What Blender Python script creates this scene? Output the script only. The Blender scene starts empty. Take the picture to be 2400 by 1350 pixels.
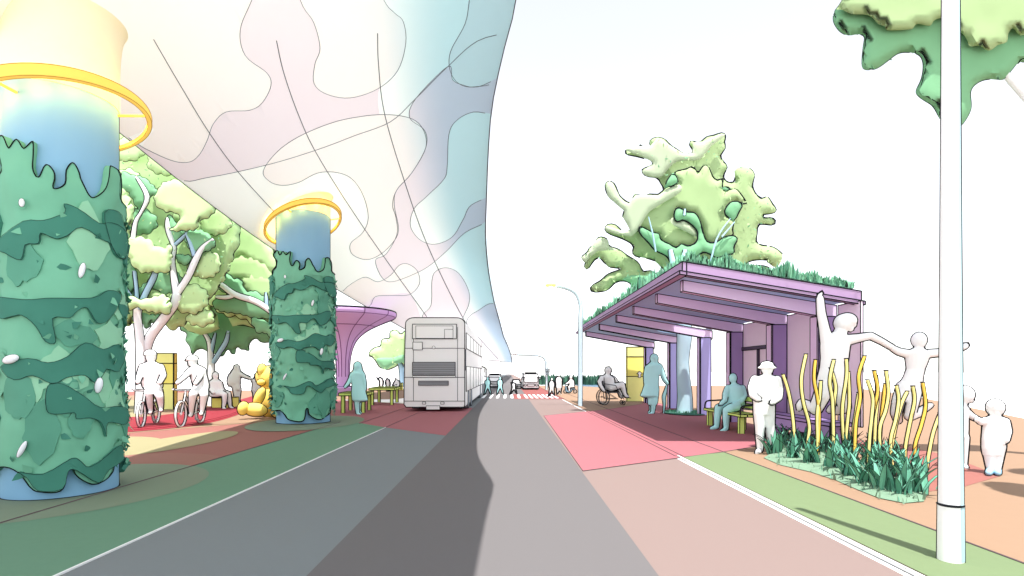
import bpy, math, random
from mathutils import Vector, noise
from mathutils.geometry import delaunay_2d_cdt
C = bpy.context.scene.collection
F, EYE, VX, VY = 1300.0, 1.5, 1192.0, 872.0      # focal length in the photo's pixels, eye height, vanishing point
random.seed(7)
PI = math.pi

def P(px, py, d): return Vector(((px-VX)*d/F, d, EYE-(py-VY)*d/F))
def G(px, py, z=0.0):
    d = (EYE-z)*F/(py-VY); return Vector(((px-VX)*d/F, d, z))
def gd(py): return EYE*F/(py-VY)

# ------------------------------------------------------------ materials
def lin(c):
    c = c/255.0
    return c/12.92 if c <= 0.04045 else ((c+0.055)/1.055)**2.4
EG, EV, EU = 3.65, 1.0, 0.9
MATS = {}
def mat(name, rgb, e=1.0, rough=0.85, var=0.03, scale=6.0, emit=0.0):
    if name in MATS: return MATS[name]
    m = bpy.data.materials.new(name); m.use_nodes = True
    nt = m.node_tree; b = nt.nodes['Principled BSDF']
    col = [min(0.9, lin(v)/e) for v in rgb]
    b.inputs['Roughness'].default_value = rough
    b.inputs['Specular IOR Level'].default_value = 0.15
    tc = nt.nodes.new('ShaderNodeTexCoord'); nz = nt.nodes.new('ShaderNodeTexNoise')
    nz.inputs['Scale'].default_value = scale; nz.inputs['Detail'].default_value = 5
    nt.links.new(tc.outputs['Object'], nz.inputs['Vector'])
    mx = nt.nodes.new('ShaderNodeMix'); mx.data_type = 'RGBA'
    mx.inputs[6].default_value = (*[max(0, v*(1-var)) for v in col], 1)
    mx.inputs[7].default_value = (*[min(.93, v*(1+var)) for v in col], 1)
    nt.links.new(nz.outputs['Fac'], mx.inputs[0]); nt.links.new(mx.outputs[2], b.inputs['Base Color'])
    if emit:
        b.inputs['Emission Color'].default_value = (*[lin(v) for v in rgb], 1); b.inputs['Emission Strength'].default_value = emit
    MATS[name] = m; return m

# ------------------------------------------------------------ mesh builder
class MB:
    def __init__(s): s.v, s.f, s.m, s.mats = [], [], [], []
    def mi(s, m):
        if m not in s.mats: s.mats.append(m)
        return s.mats.index(m)
    def add(s, vs, fs, m):
        k = len(s.v); i = s.mi(m); s.v += [Vector(p) for p in vs]
        for f in fs: s.f.append(tuple(k+a for a in f)); s.m.append(i)
    def box(s, c, size, m, rz=0.0, tilt=None):
        x, y, z = [a/2 for a in size]; cr, sr = math.cos(rz), math.sin(rz)
        vs = []
        for dz in (-z, z):
            for dx, dy in ((-x,-y),(x,-y),(x,y),(-x,y)):
                vs.append((c[0]+dx*cr-dy*sr, c[1]+dx*sr+dy*cr, c[2]+dz))
        s.add(vs, [(3,2,1,0),(4,5,6,7),(0,1,5,4),(1,2,6,5),(2,3,7,6),(3,0,4,7)], m)
    def hexa(s, vs, m):   # 8 corners, bottom ring then top ring
        s.add(vs, [(3,2,1,0),(4,5,6,7),(0,1,5,4),(1,2,6,5),(2,3,7,6),(3,0,4,7)], m)
    def bar(s, a, b, w, h, m, up=(0,0,1)):
        a, b = Vector(a), Vector(b); t = (b-a).normalized(); sd = t.cross(Vector(up))
        if sd.length < 1e-4: sd = t.cross(Vector((0,1,0)))
        sd.normalize(); u = sd.cross(t)
        vs = []
        for p in (a, b):
            for i, j in ((-1,-1),(1,-1),(1,1),(-1,1)): vs.append(p+sd*(i*w/2)+u*(j*h/2))
        s.add(vs, [(3,2,1,0),(4,5,6,7),(0,1,5,4),(1,2,6,5),(2,3,7,6),(3,0,4,7)], m)
    def tube(s, pts, r, m, n=8, closed=False, cap=True):
        pts = [Vector(p) for p in pts]; N = len(pts)
        if N < 2: return
        rs = r if isinstance(r, (list, tuple)) else [r]*N
        k = len(s.v); i0 = s.mi(m); ref = None
        for i, p in enumerate(pts):
            a = pts[(i-1) % N] if (closed or i > 0) else p
            b = pts[(i+1) % N] if (closed or i < N-1) else p
            t = (b-a)
            if t.length < 1e-9: t = Vector((0,0,1))
            t.normalize()
            if ref is None:
                ref = Vector((0,0,1)) if abs(t.z) < .9 else Vector((1,0,0))
            u = ref - t*ref.dot(t)
            if u.length < 1e-6: u = t.orthogonal()
            u.normalize(); ref = u; w = t.cross(u)
            for j in range(n):
                q = 2*PI*j/n
                s.v.append(p+(u*math.cos(q)+w*math.sin(q))*rs[i])
        for i in range(N if closed else N-1):
            a, b = k+i*n, k+((i+1) % N)*n
            for j in range(n):
                s.f.append((a+j, a+(j+1)%n, b+(j+1)%n, b+j)); s.m.append(i0)
        if cap and not closed:
            s.f.append(tuple(k+j for j in reversed(range(n)))); s.m.append(i0)
            s.f.append(tuple(k+(N-1)*n+j for j in range(n))); s.m.append(i0)
    def ink(s, pts, r, closed=False, m=None): s.tube(pts, r, m or INK, 4, closed)
    def lathe(s, c, prof, m, n=24, sq=1.0):
        k = len(s.v); i0 = s.mi(m)
        for r, z in prof:
            for j in range(n): s.v.append(Vector((c[0]+r*math.cos(2*PI*j/n), c[1]+sq*r*math.sin(2*PI*j/n), c[2]+z)))
        for i in range(len(prof)-1):
            for j in range(n):
                s.f.append((k+i*n+j, k+i*n+(j+1)%n, k+(i+1)*n+(j+1)%n, k+(i+1)*n+j)); s.m.append(i0)
        s.f.append(tuple(k+j for j in reversed(range(n)))); s.m.append(i0)
        s.f.append(tuple(k+(len(prof)-1)*n+j for j in range(n))); s.m.append(i0)
    def ball(s, c, r, m, n=12, k=8, dirz=None):
        if not isinstance(r, (tuple, list)): r = (r, r, r)
        vs, fs = [], []
        for i in range(1, k):
            a = PI*i/k
            for j in range(n):
                b = 2*PI*j/n
                vs.append((c[0]+r[0]*math.sin(a)*math.cos(b), c[1]+r[1]*math.sin(a)*math.sin(b), c[2]+r[2]*math.cos(a)))
        for i in range(k-2):
            for j in range(n): fs.append((i*n+j, (i+1)*n+j, (i+1)*n+(j+1)%n, i*n+(j+1)%n))
        t = len(vs); vs += [(c[0],c[1],c[2]+r[2]), (c[0],c[1],c[2]-r[2])]
        for j in range(n):
            fs.append((t, j, (j+1)%n)); fs.append((t+1, (k-2)*n+(j+1)%n, (k-2)*n+j))
        s.add(vs, fs, m)
    def crease(s, r, ang=25, only=None, m=None):   # dark lines along the sharp edges
        E = {}
        key = lambda p: (round(p.x,4), round(p.y,4), round(p.z,4))
        for f in list(s.f):
            vs = [s.v[i] for i in f]
            nrm = Vector((0,0,0))
            for i in range(len(vs)):
                nrm += (vs[i]-vs[0]).cross(vs[(i+1)%len(vs)]-vs[0])
            if nrm.length < 1e-12: continue
            nrm.normalize()
            for i in range(len(vs)):
                a, b = vs[i], vs[(i+1)%len(vs)]; ka, kb = key(a), key(b)
                E.setdefault((ka,kb) if ka < kb else (kb,ka), []).append((nrm, a, b))
        ca = math.cos(math.radians(ang))
        for e, L in E.items():
            if len(L) == 1 or (len(L) >= 2 and L[0][0].dot(L[1][0]) < ca):
                a, b = L[0][1], L[0][2]
                if (a-b).length > r*1.5: s.ink([a, b], r, False, m)
    def contour(s, r, view=(0,0,EYE), minlen=0.06, smooth=3, m=None):   # drawn line along the form's outline
        r *= 1.6; view = Vector(view); K = {}; idx = []; pos = []
        for p in s.v:
            k = (round(p.x,5), round(p.y,5), round(p.z,5))
            if k not in K: K[k] = len(pos); pos.append(p)
            idx.append(K[k])
        N = [Vector((0,0,0)) for _ in pos]; tris = []
        for f in s.f:
            g = [idx[i] for i in f]
            for i in range(1, len(g)-1):
                a, b, c = g[0], g[i], g[i+1]
                if a == b or b == c or a == c: continue
                nn = (pos[b]-pos[a]).cross(pos[c]-pos[a])
                N[a] += nn; N[b] += nn; N[c] += nn; tris.append((a,b,c))
        gv = []
        for p, n in zip(pos, N):
            if n.length > 0: n = n.normalized()
            gv.append(n.dot((view-p).normalized()))
        pt, adj = {}, {}
        for a, b, c in tris:
            cr = []
            for i, j in ((a,b),(b,c),(c,a)):
                if (gv[i] > 0) != (gv[j] > 0):
                    k = (i,j) if i < j else (j,i)
                    if k not in pt:
                        t = gv[k[0]]/(gv[k[0]]-gv[k[1]]); pt[k] = pos[k[0]].lerp(pos[k[1]], t)
                    cr.append(k)
            if len(cr) == 2:
                adj.setdefault(cr[0], []).append(cr[1]); adj.setdefault(cr[1], []).append(cr[0])
        seen = set(); chains = []
        starts = [k for k in adj if len(adj[k]) == 1]+list(adj)
        for k0 in starts:
            if k0 in seen: continue
            ch = [k0]; seen.add(k0); cur = k0
            while True:
                nx = [q for q in adj[cur] if q not in seen]
                if not nx: break
                cur = nx[0]; seen.add(cur); ch.append(cur)
            chains.append((ch, len(ch) > 3 and k0 in adj[ch[-1]]))
        for ch, cl in chains:
            pts = [pt[k] for k in ch]
            for _ in range(smooth):
                n = len(pts)
                if n < 4: break
                pts = [(pts[(i-1)%n]+pts[i]*2+pts[(i+1)%n])/4 if (cl or 0 < i < n-1) else pts[i] for i in range(n)]
            q = [pts[0]]
            for p in pts[1:]:
                if (p-q[-1]).length > r*2.5: q.append(p)
            L = sum((q[i+1]-q[i]).length for i in range(len(q)-1))
            if L > minlen and len(q) > 2: s.ink(q, r, cl and len(q) > 4, m)
    def build(s, name, parent=None, base=None, smooth=True, ang=40):
        me = bpy.data.meshes.new(name)
        off = parent_world(parent) if parent else Vector(base if base else (0,0,0))
        me.from_pydata([tuple(p-off) for p in s.v], [], s.f)
        for m in s.mats: me.materials.append(m)
        me.polygons.foreach_set('material_index', s.m)
        if smooth:
            me.polygons.foreach_set('use_smooth', [True]*len(s.f))
            try: me.set_sharp_from_angle(angle=math.radians(ang))
            except Exception: pass
        me.update()
        o = bpy.data.objects.new(name, me); C.objects.link(o)
        if parent: o.parent = parent
        else: o.location = off
        return o
def parent_world(p):
    v = Vector(p.location)
    while p.parent: p = p.parent; v += Vector(p.location)
    return v
def tag(o, label=None, cat=None, group=None, kind=None):
    if label: o['label'] = label
    if cat: o['category'] = cat
    if group: o['group'] = group
    if kind: o['kind'] = kind
    return o
def thing(name, loc, label, cat, group=None):
    o = bpy.data.objects.new(name, None); C.objects.link(o); o.location = loc; o.empty_display_size = .2
    return tag(o, label, cat, group)

# ------------------------------------------------------------ 2D helpers
def curve(pts, n=5, closed=False):      # smooth line through the points
    N = len(pts); out = []
    for i in range(N if closed else N-1):
        g = lambda k: Vector(pts[k % N]) if closed else Vector(pts[min(max(k,0),N-1)])
        a, b, c, d = g(i-1), g(i), g(i+1), g(i+2)
        for j in range(n):
            t = j/n
            out.append(0.5*((2*b)+(c-a)*t+(2*a-5*b+4*c-d)*t*t+(3*b-a-3*c+d)*t**3))
    if not closed: out.append(Vector(pts[-1]))
    return out
def inside(p, poly):
    x, y = p[0], p[1]; r = False; j = len(poly)-1
    for i in range(len(poly)):
        xi, yi, xj, yj = poly[i][0], poly[i][1], poly[j][0], poly[j][1]
        if (yi > y) != (yj > y) and x < (xj-xi)*(y-yi)/(yj-yi)+xi: r = not r
        j = i
    return r
def segdist(p, poly):
    best = 1e9
    for i in range(len(poly)):
        ax, ay = poly[i][0], poly[i][1]; bx, by = poly[(i+1)%len(poly)][0], poly[(i+1)%len(poly)][1]
        dx, dy = bx-ax, by-ay; L = dx*dx+dy*dy
        t = 0 if L == 0 else max(0, min(1, ((p[0]-ax)*dx+(p[1]-ay)*dy)/L))
        q = (p[0]-ax-t*dx)**2+(p[1]-ay-t*dy)**2
        if q < best: best = q
    return math.sqrt(best)
def mesh2d(poly, step, holes=(), extra=()):
    """triangles filling a polygon (minus holes) with inner points -> verts, tris"""
    vs = []; es = []
    for pl in [poly]+list(holes):
        k = len(vs); vs += [Vector((p[0],p[1])) for p in pl]
        es += [(k+i, k+(i+1)%len(pl)) for i in range(len(pl))]
    x0, x1 = min(p[0] for p in poly), max(p[0] for p in poly); y0, y1 = min(p[1] for p in poly), max(p[1] for p in poly)
    nb = len(vs)
    if step:
        j = 0; y = y0+step/2
        while y < y1:
            x = x0+(step/2 if j % 2 else step)
            while x < x1:
                p = (x, y)
                if inside(p, poly) and not any(inside(p, h) for h in holes) and segdist(p, poly) > step*.35: vs.append(Vector(p))
                x += step
            y += step*.87; j += 1
    vs += [Vector(p) for p in extra]
    r = delaunay_2d_cdt(vs, es, [], 0, 1e-6)
    V, T = r[0], r[2]; out = []
    for t in T:
        c = ((V[t[0]][0]+V[t[1]][0]+V[t[2]][0])/3, (V[t[0]][1]+V[t[1]][1]+V[t[2]][1])/3)
        if inside(c, poly) and not any(inside(c, h) for h in holes): out.append(tuple(t))
    return V, out
def inflate(mb, outline, d, thick, m, dd=0.0, step=None, width=None, ink=0.0, sm=4, holes=()):
    """a cushion-like mass with real thickness whose outline is drawn at distance d"""
    d += dd
    o = [(p.x,p.y) for p in curve([Vector((a[0],a[1])) for a in outline], sm, True)] if sm else outline
    hs = [[(p.x,p.y) for p in curve([Vector((a[0],a[1])) for a in h], sm, True)] for h in holes]
    span = min(max(p[0] for p in o)-min(p[0] for p in o), max(p[1] for p in o)-min(p[1] for p in o))
    step = step or max(span/14, 5); width = (width or span*.3)*.32; thick *= .7
    V, T = mesh2d(o, step, hs)
    fr, bk = [], []
    cx = sum(p[0] for p in o)/len(o); cy = sum(p[1] for p in o)/len(o); ax = (P(cx,cy,d)-Vector((0,0,EYE))).normalized()
    for p in V:
        t = min(segdist(p, o), *[segdist(p, h) for h in hs]) if hs else segdist(p, o)
        q = min(1, t/width); h = thick*math.sqrt(max(0, 1-(1-q)**2))
        nz = noise.noise(Vector((p[0]*.02, p[1]*.02, d)))*.12*thick*q
        c = P(p[0], p[1], d); fr.append(c-ax*(h+nz+.004)); bk.append(c+ax*(h-nz+.004))
    n = len(fr)
    tri = []
    for a, b, c in T:
        if (fr[b]-fr[a]).cross(fr[c]-fr[a]).y > 0: b, c = c, b
        tri.append((a,b,c))
    E = {}
    for t in tri:
        for i in range(3): E[(t[i], t[(i+1)%3])] = 1
    side = [(b, a, n+a, n+b) for (a,b) in E if (b,a) not in E]
    mb.add(fr+bk, tri+[(n+a, n+c, n+b) for a,b,c in tri]+side, m)
    if ink:
        t = MB(); t.add(fr+bk, tri+[(n+a, n+c, n+b) for a,b,c in tri]+side, m); k0 = len(t.v); f0 = len(t.f)
        t.contour(ink, minlen=.15, smooth=2)
        k = len(mb.v)-k0
        mb.v += t.v[k0:]
        for f, mi in zip(t.f[f0:], t.m[f0:]): mb.f.append(tuple(k+i for i in f)); mb.m.append(mb.mi(t.mats[mi]))
INK = mat('ink_line', (22,24,28), 1.0, .9, 0)
INKG = mat('ink_line_grey', (105,108,112), 1.0, .9, 0)
SUN_E, SKY_E, SKY_SAT, EXPO, DK, DECK_T = 3.6, .15, .22, 1.15, .97, .47
RING_E = 5
# ============================================================ camera, light
sc = bpy.context.scene
cam_d = bpy.data.cameras.new('camera'); cam = bpy.data.objects.new('camera', cam_d); C.objects.link(cam)
cam.location = (0,0,EYE); cam.rotation_euler = (PI/2,0,0)
cam_d.sensor_width = 36; cam_d.lens = 36*F/2400; cam_d.shift_x = (1200-VX)/2400; cam_d.shift_y = (VY-675)/2400
cam_d.clip_start = .05; cam_d.clip_end = 6000
sc.camera = cam
SUN = Vector((-0.3,1.5,-5.5)).normalized()
sl = bpy.data.lights.new('sun','SUN'); so = bpy.data.objects.new('sun', sl); C.objects.link(so)
sl.energy = SUN_E; sl.angle = math.radians(.5); sl.color = (1,.975,.94)
so.rotation_euler = SUN.to_track_quat('-Z','Y').to_euler()
w = bpy.data.worlds.new('World'); sc.world = w; w.use_nodes = True
nt = w.node_tree; bg = nt.nodes['Background']
sky = nt.nodes.new('ShaderNodeTexSky'); sky.sky_type = 'NISHITA'; sky.sun_disc = False
sky.sun_elevation = math.asin(-SUN.z); sky.sun_rotation = math.atan2(-SUN.x, -SUN.y)
sky.air_density = 1.0; sky.dust_density = 0.6; sky.ozone_density = 1.0
hs = nt.nodes.new('ShaderNodeHueSaturation'); hs.inputs['Saturation'].default_value = SKY_SAT
nt.links.new(sky.outputs[0], hs.inputs['Color']); nt.links.new(hs.outputs[0], bg.inputs[0]); bg.inputs[1].default_value = SKY_E
sc.view_settings.view_transform = 'Standard'; sc.view_settings.look = 'None'; sc.view_settings.exposure = EXPO; sc.view_settings.gamma = 1
sc.cycles.use_denoising = True; sc.cycles.max_bounces = 8; sc.cycles.diffuse_bounces = 5; sc.cycles.transmission_bounces = 6
sc.cycles.sample_clamp_indirect = 6

# ============================================================ ground, paving, road
LINE = mat('joint_line', (95,80,84), 1.0, .9, 0)
M_ground = mat('pale_ground', (255,255,255), 1.15, .9, .01)
M_plaza = mat('salmon_paving', (247,165,152), EG)
M_orange = mat('orange_paving', (253,208,172), EG)
M_yellow = mat('yellow_paving', (255,242,186), EG)
M_sage = mat('sage_paving', (205,228,196), EG)
M_red = mat('red_path', (240,84,100), EG)
M_redd = mat('red_path_line', (200,52,72), EG)
M_mid = mat('grey_lane', (183,177,178), EG, .9, .02, 30)
M_side = mat('pink_grey_lane', (226,197,189), EG, .9, .02, 30)
M_pad = mat('coral_surface', (252,156,166), EG*.84)
M_verge = mat('mown_verge', (192,219,162), EG, .9, .05, 12)
M_kerb = mat('white_kerb', (250,250,250), 1.3)
M_white = mat('white_marking', (255,255,255), 1.3)
M_coral2 = mat('coral_paving', (252,165,152), EG)
M_zred = mat('zebra_red', (238,140,135), EG)
M_pond = mat('pond_water', (140,185,220), EG, .35)
def sheet(name, poly, z, m, ink=0.0, inkm=None, kind='structure', step=0, label=None):
    mb = MB(); V, T = mesh2d([(p[0],p[1]) for p in poly], step)
    tri = []
    for a,b,c in T:
        if (V[b]-V[a]).to_3d().cross((V[c]-V[a]).to_3d()).z < 0: b, c = c, b
        tri.append((a,b,c))
    mb.add([(p[0],p[1],z) for p in V], tri, m)
    if ink: mb.ink([(p[0],p[1],z) for p in poly], ink, True, inkm or LINE)
    o = mb.build(name, smooth=False); return tag(o, kind=kind)
def gp(*pts): return [(G(x,y).x, G(x,y).y) for x,y in pts]
def ell(cx, cy, rx, ry, n=40): return [(cx+rx*math.cos(2*PI*i/n), cy+ry*math.sin(2*PI*i/n)) for i in range(n)]
sheet('ground', [(-1500,-300),(1500,-300),(1500,3000),(-1500,3000)], 0, M_ground)
# left plaza
sheet('plaza', [(-40,-2),(-5.0,-2),(-5.0,11),(-4.75,16.4),(-9.6,30),(-8.5,44),(-12,52),(-20,46),(-40,40)], .004, M_plaza)
sheet('orange_paving', [(-24,13)]+[(-9.4,13.4),(-8.0,15.6),(-7.4,16.5),(-8.6,18.5),(-9.7,24),(-9.0,30),(-6.2,30.5),(-5.4,36),(-6,49),(-20,46),(-24,40)], .008, M_orange)
sheet('yellow_paving', gp((150,938),(340,938),(340,985),(150,1000)), .012, M_yellow)
sheet('paving_circle', ell(-7.05,11.9,.72,2.1), .012, M_yellow)
sheet('paving_circle', ell(-8.7,10.2,1.7,2.6), .013, M_yellow)
sheet('paving_circle', ell(-6.2,8.0,2.0,2.2), .010, mat('pink_paving', (250,178,160), EG))
sheet('paving_circle', ell(-5.75,7.1,1.62,1.9), .014, M_sage)
sheet('paving_circle', ell(-5.9,16.4,1.5,2.5), .0165, M_sage)
sheet('paving_circle', ell(-8.6,17.2,1.2,1.5), .015, M_orange)
far = [G(x,y) for x,y in ((150,978),(275,979),(380,974),(480,957),(560,938),(620,921),(640,917))]
near = [G(x,y) for x,y in ((640,928),(620,938),(560,972),(480,995),(420,1003),(350,1010),(275,1015),(150,1017))]
fc, nc = curve(far,4), curve(near,4)
sheet('cycle_path', [(p.x,p.y) for p in fc+nc], .018, M_red)
mb = MB(); mb.ink([(p.x-.25,p.y+.35,.02) for p in nc], .012, False, M_redd); mb.ink([(p.x-.55,p.y+.9,.02) for p in nc], .012, False, M_redd)
tag(mb.build('cycle_path_line'), kind='structure')
# road
sheet('road', [(-3.3,-4),(2.91,-4),(2.91,420),(-3.3,420)], .004, M_side)
sheet('lane', [(-1.48,-4),(1.1,-4),(1.1,31),(1.1,420),(-1.48,420)], .008, M_mid)
sheet('shade_blue_lane', [(-3.3,-4),(-1.48,-4),(-1.48,420),(-3.3,420)], .008, mat('lane_shade_blue', (205,214,218), EG, .9, .02, 30))  # blue of the deck's shade put into this lane's colour
sheet('raised_crossing', [(1.12,8.35),(4.0,10.35),(4.95,11.1),(6.9,12.2),(7.2,30),(6.3,26),(4.0,22.2),(1.2,18.9)], .012, M_pad, .006)
sheet('raised_crossing', [(-1.48,13.0),(-1.48,23),(-3.4,25),(-9.6,30),(-5.4,17.5),(-3.3,14.9)], .012, M_pad)
sheet('verge', [(-5.0,-4),(-3.3,-4),(-3.3,14.9),(-5.0,17.0)], .012, mat('verge_shade_green', (172,232,194), EG, .9, .05, 12))  # cooler green paints the deck's shade into the left verge
sheet('verge', [(3.06,-4),(4.0,-4),(4.0,10.3),(3.06,9.75)], .012, M_verge)
sheet('pavement', [(3.0,-4),(30,-4),(16.7,18),(26,36),(36,60),(14,62),(6,62),(3.0,62)], .006, M_orange)
sheet('pavement_patch', gp((2000,1030),(2110,1045),(2220,1068),(2345,1117),(2260,1142),(2175,1154),(2100,1120)), .010, M_coral2)
mb = MB()
for x in (-3.3,): mb.box((x,5.4,.012),(.02,19,.02), M_kerb)
tag(mb.build('kerb'), kind='structure')
mb = MB(); mb.box((2.985,2.9,.02),(.032,13.8,.024), M_kerb); mb.crease(.002); tag(mb.build('kerb'), kind='structure')
mb = MB()
for a,b in (((2.95,9.8),(2.95,60)),((3.08,9.8),(3.08,60)),((4.0,-4),(4.0,60)),((-5.0,-4),(-5.0,16.5)),((-3.3,14),(-3.3,40)),((-4.3,16),(-4.3,30))):
    mb.ink([(a[0],a[1],.017),(b[0],b[1],.017)], .007, False, LINE)
tag(mb.build('paving_joint'), kind='structure')
mb = MB()   # zebra crossing
for i in range(7): mb.box((1.05+i*.29,34,.018),(.15,5.0,.004), M_white)
for i in range(7): mb.box((-1.9+i*.42,34,.018),(.16,5.0,.004), M_white)
tag(mb.build('zebra_crossing'), kind='structure')
sheet('crossing_surface', [(.3,30.5),(3.1,30.5),(3.1,60),(1.1,60),(1.1,37.5),(.3,37.5)], .012, M_zred)
sheet('pond', [(7.4,60),(9.6,52),(13,47),(13.5,58),(17,75),(9,80)], .012, M_pond)

# ============================================================ the viaduct deck
def tab(T, d):
    if d <= T[0][0]: return T[0][1]
    for (a,x),(b,y) in zip(T, T[1:]):
        if d <= b: t = (math.log(d)-math.log(a))/(math.log(b)-math.log(a)); return x+(y-x)*t
    return T[-1][1]
def smt(T, d): return sum(tab(T, d*k) for k in (.93,.965,1,1.035,1.07))/5
XR = [(1.5,.05),(2.6,.05),(3.6,.06),(4.6,.07),(5.4,.10),(5.97,.115),(6.4,.015),(7.57,-.157),(8.47,-.27),(12.84,-.51),(16.7,-.70),(22.4,-.81),(32,-.83),(63,-.58),(236,1.45)]  # nearest points lie out of view, shaped for the deck's shadow edge
XL = [(2,-5.3),(5,-5.8),(6.6,-6.05),(9.3,-6.5),(11.4,-6.85),(18.4,-7.7),(34,-8.7),(60,-10),(236,-14)]
D0, D1 = 1.5, 236.0
def soffit(u, d):
    xl, xr = smt(XL,d), smt(XR,d); q = 4*u*(1-u)
    return Vector((xl+(xr-xl)*u, d, 5.5+1.45*q))
def ray_uv(px, py):            # where the line of sight meets the soffit
    lo = max(1.0, 3.9*F/max(1,(VY-py))); best = None
    a, b = lo, lo*1.55
    def g(d):
        p = P(px,py,d); xl, xr = smt(XL,d), smt(XR,d); u = (p.x-xl)/(xr-xl)
        q = 4*max(0,min(1,u))*(1-max(0,min(1,u))); return p.z-(5.5+1.45*q), u
    for _ in range(40):
        m = (a+b)/2
        if g(m)[0] < 0: a = m
        else: b = m
    return g(b)[1], b
def to2(u, d): return Vector((u*6, 2.2*math.log(d)))
def from2(p): return soffit(min(1,max(0,p[0]/6)), math.exp(p[1]/2.2))
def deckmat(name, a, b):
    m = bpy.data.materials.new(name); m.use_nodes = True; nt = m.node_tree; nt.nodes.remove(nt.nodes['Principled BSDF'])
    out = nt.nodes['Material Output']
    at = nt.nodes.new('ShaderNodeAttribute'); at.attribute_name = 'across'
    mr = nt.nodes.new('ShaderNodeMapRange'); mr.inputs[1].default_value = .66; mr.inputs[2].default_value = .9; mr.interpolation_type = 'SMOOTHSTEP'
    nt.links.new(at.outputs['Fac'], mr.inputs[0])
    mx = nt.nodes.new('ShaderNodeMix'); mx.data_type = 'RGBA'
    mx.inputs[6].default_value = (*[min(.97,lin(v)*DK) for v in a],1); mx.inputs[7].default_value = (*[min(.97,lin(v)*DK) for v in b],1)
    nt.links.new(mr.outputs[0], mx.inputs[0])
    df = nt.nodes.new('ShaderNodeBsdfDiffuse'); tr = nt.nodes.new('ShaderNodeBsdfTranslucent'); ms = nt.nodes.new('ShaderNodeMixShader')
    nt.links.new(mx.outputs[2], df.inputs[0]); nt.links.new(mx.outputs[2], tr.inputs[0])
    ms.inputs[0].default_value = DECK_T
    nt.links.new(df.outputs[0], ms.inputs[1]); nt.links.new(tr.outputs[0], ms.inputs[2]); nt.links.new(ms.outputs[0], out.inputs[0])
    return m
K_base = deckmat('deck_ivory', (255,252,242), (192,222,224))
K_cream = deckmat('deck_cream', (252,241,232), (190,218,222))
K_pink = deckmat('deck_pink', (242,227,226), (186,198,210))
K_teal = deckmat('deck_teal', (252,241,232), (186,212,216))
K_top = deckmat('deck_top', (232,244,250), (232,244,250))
PATCH = [
 (K_cream, [(-420,-700),(-420,700),(300,322),(335,345),(400,375),(440,380),(465,365),(485,330),(500,290),(530,262),(585,258),(615,240),(635,200),(625,170),(575,130),(563,70),(590,0),(640,-120),(640,-700)], False),
 (K_pink, [(640,-120),(590,0),(563,70),(575,130),(625,170),(635,200),(615,240),(585,258),(530,262),(500,290),(485,330),(465,365),(440,380),(400,375),(335,345),(300,322),(415,417),(490,415),(630,385),(745,350),(830,318),(915,285),(975,230),(1050,155),(1120,95),(1225,55),(1240,-60),(900,-120)], True),
 (K_cream, [(680,-120),(704,0),(735,52),(750,112),(738,150),(736,195),(765,220),(820,229),(885,208),(932,165),(951,100),(945,50),(925,30),(900,0),(860,-100)], True),
 (K_base, [(890,-60),(900,0),(925,30),(945,50),(951,100),(932,165),(890,205),(893,275),(935,270),(975,230),(1050,155),(1055,120),(1090,55),(1100,0),(1110,-60)], False),
 (K_teal, [(1110,-60),(1100,0),(1090,55),(1056,120),(1055,165),(1075,195),(1110,203),(1175,185),(1260,100),(1300,-60)], True),
 (K_pink, [(975,230),(1050,155),(1060,185),(1080,197),(1120,203),(1190,180),(1175,262),(1110,262),(1070,282),(1052,315),(1048,390),(1040,420),(1000,460),(970,490),(962,530),(985,562),(1020,572),(1060,555),(1085,515),(1105,480),(1160,462),(1150,512),(1090,545),(1050,585),(1010,620),(975,640),(920,660),(895,650),(880,610),(905,595),(930,550),(928,510),(920,480),(930,445),(965,405),(998,345),(995,305),(960,275)], True),
 (K_cream, [(617,400),(632,425),(662,434),(700,427),(745,405),(790,404),(826,420),(852,460),(863,510),(850,545),(822,570),(825,595),(855,608),(885,600),(915,575),(934,540),(924,480),(930,445),(965,405),(998,345),(990,300),(960,276),(900,268),(830,275),(770,290),(700,320),(650,355)], True),
 (K_cream, [(850,650),(885,660),(915,645),(935,622),(955,618),(978,635),(983,665),(960,690),(915,692),(880,695),(868,715),(850,720),(800,690)], True),
 (K_pink, [(868,712),(880,697),(915,692),(960,690),(985,740),(995,800),(960,800),(900,755)], False),
 (K_pink, [(1012,660),(1020,637),(1045,627),(1075,640),(1098,680),(1099,712),(1085,745),(1070,790),(1000,770),(990,740),(1010,715)], True),
 (K_pink, [(1095,765),(1125,725),(1165,715),(1215,790),(1230,872),(1180,872)], True),
]
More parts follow.
